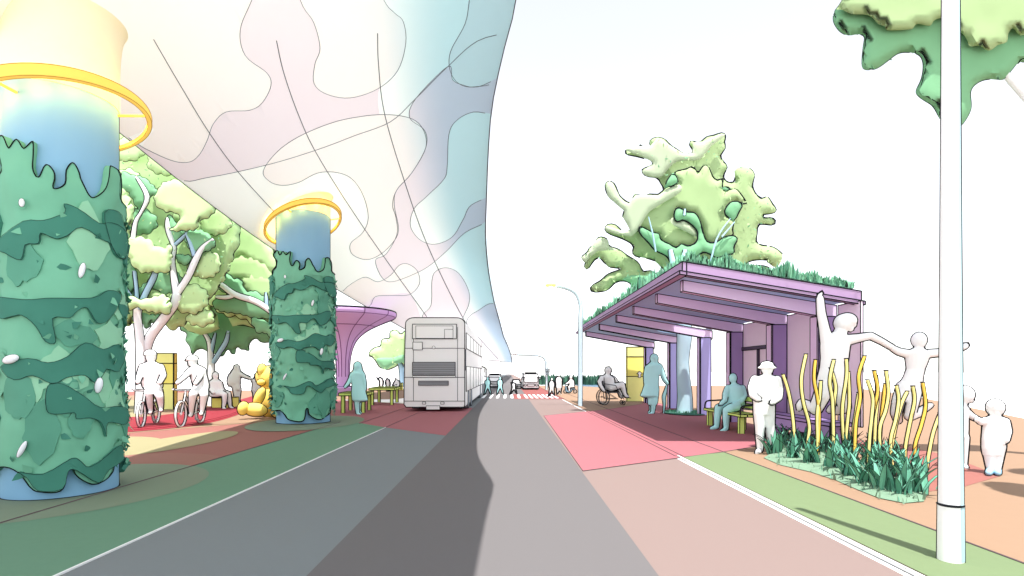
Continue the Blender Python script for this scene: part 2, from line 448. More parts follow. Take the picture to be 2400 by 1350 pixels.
def build_deck():
    vs, es, polys = [], [], []
    def line(pts, closed):
        k = len(vs); vs.extend(pts); n = len(pts)
        es.extend([(k+i, k+(i+1)%n) for i in range(n if closed else n-1)])
    us = [i/24 for i in range(25)]; ds = [D0*(D1/D0)**(i/60) for i in range(61)]
    line([to2(u,D0) for u in us]+[to2(1,d) for d in ds[1:]]+[to2(u,D1) for u in reversed(us[:-1])]+[to2(0,d) for d in reversed(ds[1:-1])], True)
    inks = []
    for m, pts, ink in PATCH:
        o = curve([Vector(p) for p in pts], 5, True); q = []
        for p in o:
            u, d = ray_uv(p.x, min(p.y, VY-6)); 
            q.append(to2(min(.9995,max(.0005,u)), min(D1*.99,max(D0*1.02,d))))
        r = [q[0]]
        for p in q[1:]:
            if (p-r[-1]).length > .004: r.append(p)
        polys.append((m, r)); line(r, True)
        if ink: inks.append([(from2(p) if .004 < p[0]/6 < .996 else None) for p in r])
    for i in range(1,24):
        for j in range(1,60): vs.append(to2(us[i]+.3*(j%2)/24, ds[j]))
    R = delaunay_2d_cdt(vs, es, [], 0, 1e-5)
    mb = MB(); top = MB()
    groups = {}
    for t in R[2]:
        c = (sum(R[0][i][0] for i in t)/3, sum(R[0][i][1] for i in t)/3)
        m = K_base
        for pm, pl in polys:
            if inside(c, pl): m = pm
        groups.setdefault(m.name, (m, []))[1].append(t)
    V3 = [from2(p) for p in R[0]]
    for m, T in groups.values():
        tri = []
        for a,b,c in T:
            if (V3[b]-V3[a]).cross(V3[c]-V3[a]).z > 0: b, c = c, b
            tri.append((a,b,c))
        mb.add(V3, tri, m)
    # deck top and edge faces
    k = []
    for d in ds:
        a, b = soffit(0,d), soffit(1,d); k.append((a, a+Vector((-.02,0,.28)), a+Vector((.7,0,2.2)), b+Vector((-.7,0,2.2)), b+Vector((.02,0,.28)), b))
    vv = [p for row in k for p in row]; ff = []
    for i in range(len(ds)-1):
        for j in range(5): ff.append((i*6+j, (i+1)*6+j, (i+1)*6+j+1, i*6+j+1))
    mb.add(vv, ff, K_top)
    nsurf = len(mb.v)
    for L in inks:
        seg = []
        def flush():
            if len(seg) > 1: mb.tube([q-Vector((0,0,.004)) for q in seg], [max(.004,q.y*.00055) for q in seg], INKG, 4)
            seg.clear()
        for p in L+[L[0]]:
            if p is None or (seg and (p-seg[-1]).length > 2.5+p.y*.2): flush()
            if p is not None: seg.append(p)
        flush()
    def seam(px, m, f=.00075):
        L = []
        for p in curve([Vector(q) for q in px], 8):
            u, d = ray_uv(p.x, p.y); L.append(soffit(min(1,max(0,u)), d)-Vector((0,0,.004)))
        mb.tube(L, [max(.005,q.y*f) for q in L], m, 4)
    DARK = mat('seam_line', (84,84,90), 1, .9, 0)
    seam([(360,92),(420,195),(490,310),(560,405),(660,515)], DARK); seam([(648,95),(665,170),(700,270),(745,365),(850,530),(1000,742)], DARK)
    seam([(885,78),(887,150),(900,260),(940,400),(1000,570),(1085,745),(1130,800),(1180,855)], DARK)
    for u in (0,1):
        L = [soffit(u,d) for d in ds if d > 4]; mb.tube(L, [max(.006,q.y*.001) for q in L], DARK, 4)
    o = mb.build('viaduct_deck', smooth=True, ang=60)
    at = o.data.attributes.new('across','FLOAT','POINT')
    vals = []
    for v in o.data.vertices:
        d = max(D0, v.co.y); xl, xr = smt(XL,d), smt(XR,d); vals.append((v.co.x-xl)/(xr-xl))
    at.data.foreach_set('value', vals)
    return tag(o, 'broad pale viaduct deck overhead, painted with pink, cream and teal blobs', 'viaduct')
build_deck()
# ============================================================ columns, creepers, ring lamps
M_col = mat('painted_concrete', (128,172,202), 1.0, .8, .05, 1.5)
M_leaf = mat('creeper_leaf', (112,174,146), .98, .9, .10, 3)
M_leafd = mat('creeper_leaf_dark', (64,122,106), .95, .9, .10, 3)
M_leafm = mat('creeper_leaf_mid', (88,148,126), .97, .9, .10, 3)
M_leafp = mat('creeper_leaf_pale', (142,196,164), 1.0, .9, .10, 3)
M_bloss = mat('white_blossom', (240,244,250), 1.1)
M_ring = mat('ring_lamp_glass', (252,206,96), 1.6, .6, 0, 6, .30)
def column(cx, cy, R, ztop, rz, ringR, ring_tilt, dz, which, GLOW_COLLAR_H):
    base = Vector((cx, cy, 0))
    t = thing('viaduct_column', base, 'round pale blue viaduct column %s, wrapped in dark green creeper' % which, 'column', 'viaduct columns')
    mb = MB(); mb.lathe((cx,cy,0), [(R,0),(R,.02),(R,1.5),(R,3),(R,ztop-.02),(R,ztop)], M_col, 48); mb.contour(.0006*cy, minlen=.5, smooth=0)
    mb.build('shaft', t)
    mb = MB(); zc = ztop-GLOW_COLLAR_H; q_ = [Vector(v) for v in ((R+.012,zc),(R+.014,zc+GLOW_COLLAR_H*.35),(R+.02,zc+GLOW_COLLAR_H*.65),(R+.05,zc+GLOW_COLLAR_H*.9),(R+.10,zc+GLOW_COLLAR_H+.02))]
    mb.lathe((cx,cy,0), [(p.x,p.y) for p in curve(q_,5)], mat('collar_glow_tint', (255,246,214), 1.15, .8), 48); mb.build('added_glow_collar', t)  # added collar, lamp glow put into its pale yellow colour
    mb = MB(); mb.ink([(cx+(R+.01)*math.cos(a), cy+(R+.01)*math.sin(a), .012) for a in [2*PI*i/48 for i in range(48)]], .0012*cy, True)
    mb.build('base_joint', t)
    # creeper wrapped round the shaft: outlines on the unrolled surface (s = -1..1 is the half seen from the road)
    kx = 140.0
    cv = thing('climbing_plant', base, 'ragged green creeper wrapping the column %s' % which, 'climbing plant', 'creepers on the columns')
    th0 = math.atan2(-cy, -cx)          # towards the road viewpoint
    def conv(px, py): 
        s_ = max(-.985, min(.985, (px-140)/142.0)); return (math.asin(s_)*1.0, 1.5+(872-py)*6.35/F+dz)
    def to3(a, z, off, am=.05):
        th = th0+a
        n = noise.noise(Vector((math.cos(th)*R*2.6+cx, math.sin(th)*R*2.6, z*2.2)))*am*.9 + abs(noise.noise(Vector((math.cos(th)*R*6, math.sin(th)*R*6+cx, z*5))))*am*1.0
        r = R+off*(.55 if R < .6 else 1)+n*(.6 if R < .6 else 1); return Vector((cx+r*math.cos(th), cy+r*math.sin(th), max(.03,z)))
    def wrap(poly, off, m, ink, name, step=.09, am=.05, parent=cv):
        mb = MB(); V, T = mesh2d(poly, step); n = len(V)
        o3 = [to3(p[0],p[1],off,am) for p in V]; i3 = [to3(p[0],p[1],-.02,0) for p in V]
        E = {}; tri = []
        for a,b,c in T:
            nn = (o3[b]-o3[a]).cross(o3[c]-o3[a]); rad = o3[a]-Vector((cx,cy,o3[a].z))
            if nn.dot(rad) < 0: b, c = c, b
            tri.append((a,b,c))
        for q in tri:
            for i in range(3): E[(q[i],q[(i+1)%3])] = 1
        side = [(b,a,n+a,n+b) for (a,b) in E if (b,a) not in E]
        mb.add(o3+i3, tri+side, m)
        if ink:
            L = [to3(p[0],p[1],off+.012,am) for p in poly]; mb.ink(L, ink, True)
        return mb
    topf = [(0,430),(25,390),(10,340),(28,318),(40,350),(55,328),(67,350),(85,330),(82,390),(95,415),(108,380),(125,400),(122,437),(145,420),(148,385),(162,363),(175,385),(180,405),(200,440),(228,410),(238,350),(250,345),(265,360),(268,410),(278,420)]
    botf = [(278,1080),(268,1078),(255,1090),(250,1120),(230,1145),(200,1150),(165,1120),(160,1085),(150,1090),(145,1140),(130,1158),(90,1153),(75,1140),(40,1095),(2,1105)]
    top = [conv(x,y) for x,y in topf]; bot = [conv(x,y) for x,y in botf]
    topb = [(PI-a, z) for a,z in reversed(top)]; topb = [(a,z) for a,z in topb if a > top[-1][0]+.05 and a < 2*PI+top[0][0]-.05]
    botb = [(PI-a, z) for a,z in reversed(bot)]; botb = [(a,z) for a,z in botb if a < 2*PI+top[0][0]-.05 and a > top[-1][0]+.05]
    lp = [Vector(p) for p in top+topb]; lp = curve(lp, 3)
    bp = [Vector(p) for p in sorted(bot+botb, key=lambda p: p[0])]
    bp = [Vector((p.x, max(.1,p.y-dz))) for p in curve(bp, 3)][::-1]
    poly = [(p.x,p.y) for p in lp]+[(p.x,p.y) for p in bp]
    rk = .00042*cy
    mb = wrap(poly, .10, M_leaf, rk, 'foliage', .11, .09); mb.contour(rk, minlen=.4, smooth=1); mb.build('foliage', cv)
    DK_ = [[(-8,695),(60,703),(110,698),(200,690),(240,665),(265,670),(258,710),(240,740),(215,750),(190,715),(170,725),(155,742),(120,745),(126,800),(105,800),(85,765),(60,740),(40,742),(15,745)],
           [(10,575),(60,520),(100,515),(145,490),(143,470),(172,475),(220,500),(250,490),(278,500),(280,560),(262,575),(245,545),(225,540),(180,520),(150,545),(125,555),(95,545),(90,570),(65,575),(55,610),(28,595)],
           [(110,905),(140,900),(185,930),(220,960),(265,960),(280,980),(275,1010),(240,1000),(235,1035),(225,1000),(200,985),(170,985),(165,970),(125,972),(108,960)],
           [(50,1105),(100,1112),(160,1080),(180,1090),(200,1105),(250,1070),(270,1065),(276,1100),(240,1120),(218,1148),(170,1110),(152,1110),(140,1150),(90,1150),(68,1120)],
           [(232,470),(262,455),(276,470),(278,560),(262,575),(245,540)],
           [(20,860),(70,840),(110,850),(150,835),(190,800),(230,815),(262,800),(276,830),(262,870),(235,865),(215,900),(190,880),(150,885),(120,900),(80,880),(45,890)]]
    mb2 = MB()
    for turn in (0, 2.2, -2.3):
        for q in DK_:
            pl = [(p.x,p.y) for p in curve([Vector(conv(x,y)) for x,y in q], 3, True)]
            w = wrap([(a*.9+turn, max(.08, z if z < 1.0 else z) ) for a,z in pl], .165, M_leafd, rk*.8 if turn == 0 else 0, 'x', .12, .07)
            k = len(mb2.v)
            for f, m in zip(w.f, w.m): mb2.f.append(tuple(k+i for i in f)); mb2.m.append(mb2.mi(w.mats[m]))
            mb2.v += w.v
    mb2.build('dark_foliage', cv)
    mb3 = MB(); rnd = random.Random(int(cy*7))
    for k in range(34):
        a0 = rnd.uniform(-PI,PI); z0 = rnd.uniform(.5, (top[0][1]+top[-1][1])/2-.5); ra, rz_ = rnd.uniform(.14,.34), rnd.uniform(.14,.36)
        pl = [(a0+ra*math.cos(t_)*(1+.5*noise.noise(Vector((k*3.3,math.cos(t_)*1.6,math.sin(t_)*1.6)))), z0+rz_*math.sin(t_)*(1+.6*noise.noise(Vector((k*5.1,math.cos(t_)*1.6,math.sin(t_)*1.6))))) for t_ in [2*PI*i/22 for i in range(22)]]
        w = wrap(pl, rnd.uniform(.128,.15), (M_leafm, M_leafm, M_leafp)[k % 3], 0, 'x', .12, .07); kk = len(mb3.v)
        for f, m in zip(w.f, w.m): mb3.f.append(tuple(kk+i for i in f)); mb3.m.append(mb3.mi(w.mats[m]))
        mb3.v += w.v
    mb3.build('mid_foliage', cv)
    mb = MB(); rnd = random.Random(int(cy*10))     # single leaves standing off the mass
    for k in range(520):
        a = rnd.choice((-1,1))*(PI/2+rnd.gauss(0,.3)) if rnd.random() < .62 else rnd.uniform(-PI,PI)
        z = rnd.uniform(.25, (top[0][1]+top[-1][1])/2-.15); c = to3(a, z, rnd.uniform(.10,.17), .05); th = th0+a
        er = Vector((math.cos(th),math.sin(th),0)); et = Vector((-er.y,er.x,0)); ph = rnd.uniform(0,2*PI)
        u = (et*math.cos(ph)+Vector((0,0,1))*math.sin(ph)+er*rnd.uniform(.1,.8)).normalized(); w_ = u.cross(er+Vector((0,0,rnd.uniform(-.4,.4)))).normalized(); Ls = rnd.uniform(.045,.085)*(1.25 if cy > 10 else 1)
        mb.add([c-u*Ls*.6, c+w_*Ls*.55, c+u*Ls*.5+w_*Ls*.42, c+u*Ls*1.3, c+u*Ls*.5-w_*Ls*.42, c-w_*Ls*.55], [(0,1,2,3,4,5)], M_leaf if rnd.random() < .6 else M_leafd)
    tag(mb.build('leaves', cv, smooth=False), kind='stuff')
    for (x,y,a,b,ro) in ((67,478,6,10,0),(176,625,7,19,.25),(50,842,19,10,-.3),(210,905,9,20,.2),(67,1052,6,22,.5)):
        mb = MB(); aa, z = conv(x,y); c = to3(aa, z, .20, .05)
        L = max(a,b)*6.35/F; S = min(a,b)*6.35/F
        mb.ball(c, (S,S*.8,L), M_bloss, 12, 8)
        ang = ro+(PI/2 if a > b else 0)
        for i in range(len(mb.v)):
            q = mb.v[i]-c; mb.v[i] = c+Vector((q.x*math.cos(ang)+q.z*math.sin(ang), q.y, -q.x*math.sin(ang)+q.z*math.cos(ang)))
        mb.contour(rk*.7, minlen=.02, smooth=0); mb.build('blossom', cv)
    # ring lamp
    rl = thing('ring_lamp', Vector((cx,cy,rz)), 'glowing yellow ring lamp round the column %s' % which, 'lamp', 'ring lamps')
    mb = MB(); n = 64; pr, qr = [], []
    rx, ry = ring_tilt
    for hh, rr in ((-.045,ringR),(.045,ringR),(.045,ringR-.05),(-.045,ringR-.05)):
        for i in range(n):
            a = 2*PI*i/n; x, y = rr*math.cos(a), rr*math.sin(a); wob = hh*(1.0-.55*math.sin(a))
            pr.append((cx+x, cy+y, rz+wob+x*math.tan(ry)-y*math.tan(rx)))
    fs = []
    for k in range(4):
        for i in range(n): fs.append((k*n+i, k*n+(i+1)%n, ((k+1)%4)*n+(i+1)%n, ((k+1)%4)*n+i))
    mb.add(pr, fs, M_ring); mb.crease(.0007*cy, 40, m=mat('ring_lamp_edge', (190,140,60), 1, .9, 0)); mb.build('glowing_band', rl)
    for a in (.4, 2.5, 4.6):
        mb = MB()
        x, y = math.cos(a), math.sin(a); z_ = lambda r: rz+r*x*math.tan(ry)-r*y*math.tan(rx)
        mb.bar((cx+x*(R-.05),cy+y*(R-.05),z_(R)), (cx+x*(ringR-.03),cy+y*(ringR-.03),z_(ringR)), .025, .025, M_ring)
        mb.build('bracket', rl)
    for i in range(12):
        a = 2*PI*(i+.5)/12; x, y = (ringR-.10)*math.cos(a), (ringR-.16)*math.sin(a)
        ld = bpy.data.lights.new('ring_glow','POINT'); ld.energy = RING_E/2; ld.color = (1,.70,.16); ld.shadow_soft_size = .04
        lo = bpy.data.objects.new('ring_glow', ld); C.objects.link(lo); lo.location = (cx+x, cy+y, rz+x*math.tan(ry)-y*math.tan(rx)+.02)
column(-5.63, 7.0, .585, 5.95, 4.72, .95, (.05,.22), 0.0, 'in the left foreground', 1.05)
column(-6.1, 16.5, .75, 6.75, 5.9, 1.08, (.22,.36), .75, 'beside the teddy bear sculpture', .62)

# ============================================================ trees
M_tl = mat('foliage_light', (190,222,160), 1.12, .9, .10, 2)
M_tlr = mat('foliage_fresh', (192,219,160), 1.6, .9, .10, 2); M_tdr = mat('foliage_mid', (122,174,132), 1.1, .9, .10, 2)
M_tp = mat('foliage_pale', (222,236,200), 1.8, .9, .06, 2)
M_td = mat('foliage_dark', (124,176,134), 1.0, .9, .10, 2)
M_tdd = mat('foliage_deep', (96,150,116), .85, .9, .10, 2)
M_bark = mat('pale_bark', (246,247,250), 1.1, .8, .03)
M_barkb = mat('blue_bark', (190,220,230), 1.05, .8, .06, 2)
M_bark_shade = mat('bark_shade_blue', (170,200,222), 1.05, .8, .06, 2)  # blue shading of the pale bark, put into a second colour
def limb(mb, pts, d, m, ink=True, sm=4, dds=None):
    c = curve([Vector((p[0],p[1],p[2])) for p in pts], sm)
    p3 = [P(p.x,p.y,d) for p in c]
    rs = [max(.01,p.z*d/F) for p in c]
    t = MB(); t.tube(p3, rs, m, 10)
    if ink: t.contour(.00085*d, minlen=.2, smooth=1)
    k = len(mb.v)
    for f, mi in zip(t.f, t.m): mb.f.append(tuple(k+i for i in f)); mb.m.append(mb.mi(t.mats[mi]))
    mb.v += t.v
def shift(o, dx, dy, s=1.0): return [(x*s+dx, y*s+dy) for x,y in o]
def leaf_clumps(mb, outline, d, n, m, size, seed, dd=(-.9,.9)):
    """small leaf-shaped blades scattered over and through a crown"""
    rnd = random.Random(seed); x0,x1 = min(p[0] for p in outline), max(p[0] for p in outline); y0,y1 = min(p[1] for p in outline), max(p[1] for p in outline)
    k = 0
    while k < n:
        x, y = rnd.uniform(x0,x1), rnd.uniform(y0,y1)
        if not inside((x,y), outline): continue
        c = P(x,y,d+rnd.uniform(*dd)); a = rnd.uniform(0,2*PI); u = Vector((math.cos(a),rnd.uniform(-.5,.5),math.sin(a))).normalized(); w = u.cross(Vector((rnd.uniform(-.4,.4),1,rnd.uniform(-.4,.4)))).normalized()
        L = size*rnd.uniform(.6,1.3)
        mb.add([c-u*L, c+w*L*.35, c+u*L, c-w*L*.35], [(0,1,2,3)], m); k += 1
def lobed(outline, amp, wl, seed):
    rnd = random.Random(seed); o = curve([Vector((a[0],a[1])) for a in outline], 12, True); out = []; acc = 0; n = len(o)
    for i in range(n):
        a, b, c = o[i-1], o[i], o[(i+1)%n]; acc += (b-a).length; t = c-a
        if t.length < 1e-6: continue
        nn = Vector((t.y,-t.x)).normalized(); ph = acc/wl*2*PI; k = noise.noise(Vector((acc/wl*.7, seed*3.1, 0)))
        out.append(b+nn*amp*(abs(math.sin(ph*.5+k*2))-.5+k*.6))
    q = [out[0]]
    for p in out[1:]:
        if (p-q[-1]).length > amp*.45: q.append(p)
    return [(p.x,p.y) for p in q]
# --- tree through the shelter roof
d = 19.9; t = thing('tree', P(1605,970,d), 'leafy green tree growing up through the hole in the purple shelter roof', 'tree')
mb = MB(); limb(mb, [(1604,972,19),(1605,930,17),(1600,850,14),(1604,780,17),(1598,715,14),(1590,650,11)], d, M_barkb)
d -= .8; limb(mb, [(1585,655,7),(1578,620,7),(1571,585,5)], d, M_barkb); limb(mb, [(1590,650,7),(1600,618,6),(1606,585,5)], d, M_barkb); limb(mb, [(1604,505,3),(1605,490,3)], d, M_barkb)
limb(mb, [(1660,640,2),(1680,560,2),(1712,512,1)], d, M_bark_shade, False); limb(mb, [(1692,555,2),(1722,520,1)], d, M_bark_shade, False); limb(mb, [(1537,590,2),(1530,550,2),(1520,508,1)], d, M_bark_shade, False); d += .8
mb.build('trunk', t)
cr = MB(); rI = .0011*d
z1 = lambda L: [(1300+x/3.215, 280+y/3.215) for x,y in L]
A = z1([(715,185),(730,150),(775,135),(830,150),(870,195),(920,225),(965,258),(1015,262),(1047,245),(1035,215),(1015,190),(1030,160),(1075,180),(1115,160),(1145,132),(1200,122),(1260,100),(1290,125),(1275,170),(1288,215),(1245,270),(1270,320),(1303,360),(1265,425),(1300,475),(1360,470),(1355,390),(1405,357),(1470,370),(1508,420),(1485,510),(1550,602),(1600,578),(1640,640),(1673,685),(1630,710),(1570,715),(1575,745),(1640,740),(1667,770),(1640,798),(1535,785),(1525,860),(1515,920),(1560,950),(1640,960),(1715,1015),(1700,1080),(1665,1115),(1620,1090),(1590,1058),(1500,1060),(1437,1085),(1440,1110),(1520,1100),(1600,1110),(1627,1135),(1600,1160),(1500,1155),(1300,1170),(1000,1160),(880,1180),(850,1200),(660,1290),(600,1280),(570,1230),(520,1215),(455,1225),(400,1285),(300,1300),(262,1280),(300,1240),(350,1215),(400,1165),(490,1135),(480,1118),(405,1110),(365,1065),(330,1040),(290,1065),(250,1128),(222,1110),(240,1060),(195,1040),(245,1005),(265,965),(305,945),(320,895),(360,887),(400,905),(405,955),(480,975),(545,1025),(600,1055),(640,1090),(665,1150),(720,1135),(760,1165),(810,1165),(828,1135),(780,1090),(720,1050),(620,1035),(585,1000),(598,950),(520,900),(420,865),(378,830),(400,790),(460,795),(500,835),(550,845),(570,815),(550,770),(510,735),(525,690),(480,640),(410,585),(380,510),(395,470),(440,475),(465,520),(485,575),(520,605),(560,632),(590,615),(600,562),(675,585),(715,560),(780,570),(825,530),(800,480),(770,435),(690,428),(658,390),(670,370),(735,350),(740,320),(700,300),(610,275),(540,262),(535,232),(580,215),(630,220),(645,187),(680,230),(710,262),(750,268),(790,308),(830,310),(840,285),(800,250),(740,215)])
inflate(cr, A, d, .4, M_tlr, 0.5, 12, 30, rI, 2)
B = z1([(830,520),(925,485),(925,450),(905,415),(915,390),(990,378),(1045,350),(1075,410),(1105,370),(1130,345),(1160,360),(1185,425),(1225,462),(1275,440),(1262,475),(1265,520),(1290,545),(1355,518),(1400,560),(1445,625),(1440,645),(1400,625),(1340,617),(1305,650),(1300,680),(1280,700),(1300,740),(1350,770),(1335,830),(1345,880),(1290,885),(1200,935),(1140,910),(1110,820),(1075,740),(1040,705),(1000,700),(960,675),(925,663),(905,690),(900,740),(925,775),(975,758),(1010,780),(1060,830),(1080,900),(1050,940),(1000,955),(955,935),(915,970),(860,935),(800,910),(785,860),(735,852),(660,808),(632,820),(650,860),(600,830),(540,760),(560,700),(620,620),(700,580),(790,565)])
inflate(cr, B, d, .3, M_tlr, -0.2, 11, 26, rI, 2)
for L in ([(535,232),(580,215),(645,200),(720,200),(775,140),(850,180),(960,250),(1040,250),(1040,175),(1120,165),(1255,105),(1280,130),(1180,200),(1100,300),(1000,310),(920,320),(850,380),(800,440),(690,425),(660,385),(740,335),(700,300)],
          [(395,475),(440,480),(490,580),(560,632),(610,570),(780,570),(840,525),(940,490),(955,540),(860,605),(720,690),(660,780),(580,880),(400,845),(390,800),(500,835),(565,830),(515,740),(525,690),(400,580)],
          [(870,760),(900,735),(925,775),(975,760),(1060,830),(1070,885),(1000,850),(900,800)],
          [(250,1000),(320,900),(400,905),(410,955),(480,985),(330,990),(250,1060),(230,1080),(200,1042)]):
    inflate(cr, z1(L), d, .12, M_tp, (-.02 if L[0][0] in (535,250) else -.55), 9, 12, 0, 2)
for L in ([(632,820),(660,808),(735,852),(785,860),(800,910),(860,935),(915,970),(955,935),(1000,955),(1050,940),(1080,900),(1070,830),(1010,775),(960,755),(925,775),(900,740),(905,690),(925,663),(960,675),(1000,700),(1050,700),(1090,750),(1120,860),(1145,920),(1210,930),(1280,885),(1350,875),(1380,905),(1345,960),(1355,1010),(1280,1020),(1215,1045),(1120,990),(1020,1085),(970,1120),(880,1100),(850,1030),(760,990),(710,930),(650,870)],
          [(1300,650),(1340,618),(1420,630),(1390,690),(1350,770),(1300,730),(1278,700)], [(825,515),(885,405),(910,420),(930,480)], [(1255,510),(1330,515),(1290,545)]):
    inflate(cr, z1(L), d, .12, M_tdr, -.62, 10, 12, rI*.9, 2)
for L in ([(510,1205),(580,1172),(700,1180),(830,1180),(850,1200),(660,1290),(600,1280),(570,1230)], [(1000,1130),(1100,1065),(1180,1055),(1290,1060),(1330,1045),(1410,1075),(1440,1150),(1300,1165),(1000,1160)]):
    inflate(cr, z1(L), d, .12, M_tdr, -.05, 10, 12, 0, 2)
leaf_clumps(cr, [(p[0],p[1]) for p in A], d+.3, 500, M_tlr, .07, 3); leaf_clumps(cr, [(p[0],p[1]) for p in A], d, 200, M_tdr, .06, 4, (-.4,.9))
cr.build('crown', t, ang=85)
# --- tree over the tall lamp post
d = 9.0; t = thing('tree', Vector((9.9,9.2,0)), 'big green tree whose crown hangs in at the top right corner behind the tall post', 'tree')
mb = MB(); mb.tube(curve([Vector((9.9,9.2,0)),Vector((9.85,9.2,2)),Vector((9.6,9.2,4.2)),Vector((9.2,9.1,6.2))],4), [.22,.2,.19,.18,.18,.17,.17,.16,.16,.15,.13,.11,.08], M_bark, 12)
mb.tube(curve([Vector((9.6,9.2,4.2)),Vector((9.0,9.1,5.4)),Vector((8.0,9.0,6.4))],4), [.12,.11,.11,.1,.09,.08,.07,.06,.04], M_bark, 10); mb.build('trunk', t)
cr = MB(); rnd = random.Random(77)
mb = MB(); mb.tube(curve([Vector((9.85,9.2,3.4)),Vector((9.6,7.8,5.6)),Vector((9.0,6.0,6.9)),Vector((8.5,4.6,7.3))],5), [.13,.13,.12,.12,.11,.11,.1,.1,.09,.09,.08,.08,.07,.07,.06,.05], M_bark, 10); mb.build('added_unseen_limb', t)  # unseen, added to carry the shadow-casting lobe
for k in range(26):
    a = rnd.uniform(0,2*PI); r_ = 1.75*math.sqrt(rnd.random()); cr.ball((8.45+r_*math.cos(a),4.4+r_*math.sin(a),7.5+rnd.uniform(-.4,.5)), (rnd.uniform(.35,.6),rnd.uniform(.35,.6),rnd.uniform(.25,.4)), M_tdr if k % 2 else M_tlr, 12, 8)  # out-of-view crown lobe added for the shadow it casts
z7 = lambda L: [(1900+x/3.97, y/3.97) for x,y in L]
A = z7([(330,-500),(300,-60),(270,40),(225,100),(210,170),(225,230),(275,295),(350,330),(440,320),(500,340),(490,430),(478,625),(560,648),(630,630),(720,565),(810,500),(900,487),(1010,512),(1048,600),(1030,740),(978,858),(1050,930),(1140,990),(1230,1140),(1360,1190),(1440,1120),(1495,1000),(1485,860),(1540,780),(1640,738),(1780,742),(1840,690),(1960,575),(2200,620),(2500,560),(2800,300),(2900,-100),(2600,-500),(1600,-700)])
B = z7([(330,-500),(300,-60),(270,40),(240,88),(290,90),(380,130),(500,135),(570,160),(630,225),(690,245),(710,280),(840,280),(945,268),(990,222),(1110,240),(1160,182),(1300,170),(1360,290),(1410,310),(1460,380),(1480,430),(1570,425),(1630,465),(1680,465),(1740,420),(1825,390),(1840,310),(1885,262),(1950,330),(2100,300),(2500,380),(2800,200),(2850,-100),(2600,-480),(1600,-680)])
inflate(cr, A, d, .35, M_tdr, 0, 15, 60, rI*0+.0006*d, 3); inflate(cr, B, d, .2, M_tlr, -.3, 15, 40, 0, 3)
leaf_clumps(cr, A, d+.3, 260, M_tdr, .05, 8, (.2,1.0)); cr.build('crown', t, ang=85)
# --- trees beyond the left plaza
z2 = lambda L: [(x/3.374, 450+y/3.374) for x,y in L]
d = 20.0; t = thing('tree', P(330,978,d), 'tall tree with forked white trunk leaning right behind the first cyclist', 'tree', 'trees beyond the left plaza')
mb = MB(); limb(mb, [(330,978,13),(331,900,11),(328,800,9),(322,745,8),(324,715,9)], d, M_bark)
limb(mb, [(322,725,8),(308,700,6),(292,675,5),(282,655,3)], d, M_bark_shade); limb(mb, [(321,720,6),(320,680,4),(315,635,4)], d, M_bark_shade); limb(mb, [(326,725,7),(340,690,6),(360,650,6),(368,620,4)], d, M_bark_shade)
limb(mb, [(340,830,10),(352,790,10),(385,745,10),(408,715,9),(415,690,10)], d+.2, M_bark)
limb(mb, [(415,695,8),(408,650,7),(404,610,5),(408,580,5),(395,540,6),(392,510,3)], d+.2, M_bark); limb(mb, [(414,690,7),(440,650,7),(458,610,7),(475,580,5),(500,560,3)], d+.2, M_bark)
limb(mb, [(457,600,6),(447,570,5),(435,545,3)], d+.2, M_bark_shade); limb(mb, [(408,575,4),(425,560,4),(440,545,3)], d+.2, M_bark_shade); limb(mb, [(312,560,5),(318,520,4),(332,495,3),(345,460,5),(320,415,3)], d-.4, M_bark)
mb.build('trunk', t)
cr = MB(); rI = .0006*d
A = [(215,250),(300,235),(400,300),(500,380),(560,430),(560,560),(530,640),(490,700),(470,730),(430,760),(405,768),(385,760),(360,748),(330,756),(300,762),(275,740),(240,735),(215,600)]
inflate(cr, lobed(A, 8, 34, 3), d, .4, M_tl, 1.2, 14, 50, rI, 1)
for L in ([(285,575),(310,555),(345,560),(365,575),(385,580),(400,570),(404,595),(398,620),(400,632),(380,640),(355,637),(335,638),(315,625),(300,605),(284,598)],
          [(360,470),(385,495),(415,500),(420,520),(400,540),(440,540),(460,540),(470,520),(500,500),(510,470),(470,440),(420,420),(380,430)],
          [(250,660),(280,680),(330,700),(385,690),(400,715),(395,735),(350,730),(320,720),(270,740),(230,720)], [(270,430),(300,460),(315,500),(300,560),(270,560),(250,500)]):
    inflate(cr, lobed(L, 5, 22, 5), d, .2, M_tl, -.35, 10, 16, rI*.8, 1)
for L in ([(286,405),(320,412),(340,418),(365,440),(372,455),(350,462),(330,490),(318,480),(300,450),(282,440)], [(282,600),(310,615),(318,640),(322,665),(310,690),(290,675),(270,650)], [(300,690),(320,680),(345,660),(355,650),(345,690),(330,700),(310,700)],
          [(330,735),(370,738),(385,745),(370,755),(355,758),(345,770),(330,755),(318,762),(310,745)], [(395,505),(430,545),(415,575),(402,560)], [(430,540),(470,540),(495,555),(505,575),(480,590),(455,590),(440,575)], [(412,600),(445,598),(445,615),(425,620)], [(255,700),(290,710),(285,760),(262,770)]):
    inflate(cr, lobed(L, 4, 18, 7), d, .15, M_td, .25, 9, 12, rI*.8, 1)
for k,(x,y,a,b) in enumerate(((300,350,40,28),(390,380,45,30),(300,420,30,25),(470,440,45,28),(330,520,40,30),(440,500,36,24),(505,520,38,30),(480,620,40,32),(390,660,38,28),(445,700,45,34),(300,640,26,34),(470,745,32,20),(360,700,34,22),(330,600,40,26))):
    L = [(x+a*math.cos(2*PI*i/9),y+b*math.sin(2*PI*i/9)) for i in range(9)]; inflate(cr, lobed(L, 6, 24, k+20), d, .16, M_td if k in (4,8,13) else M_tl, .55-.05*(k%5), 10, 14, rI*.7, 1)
leaf_clumps(cr, A, d+.5, 420, M_tl, .055, 111); leaf_clumps(cr, A, d+.5, 160, M_td, .05, 112)
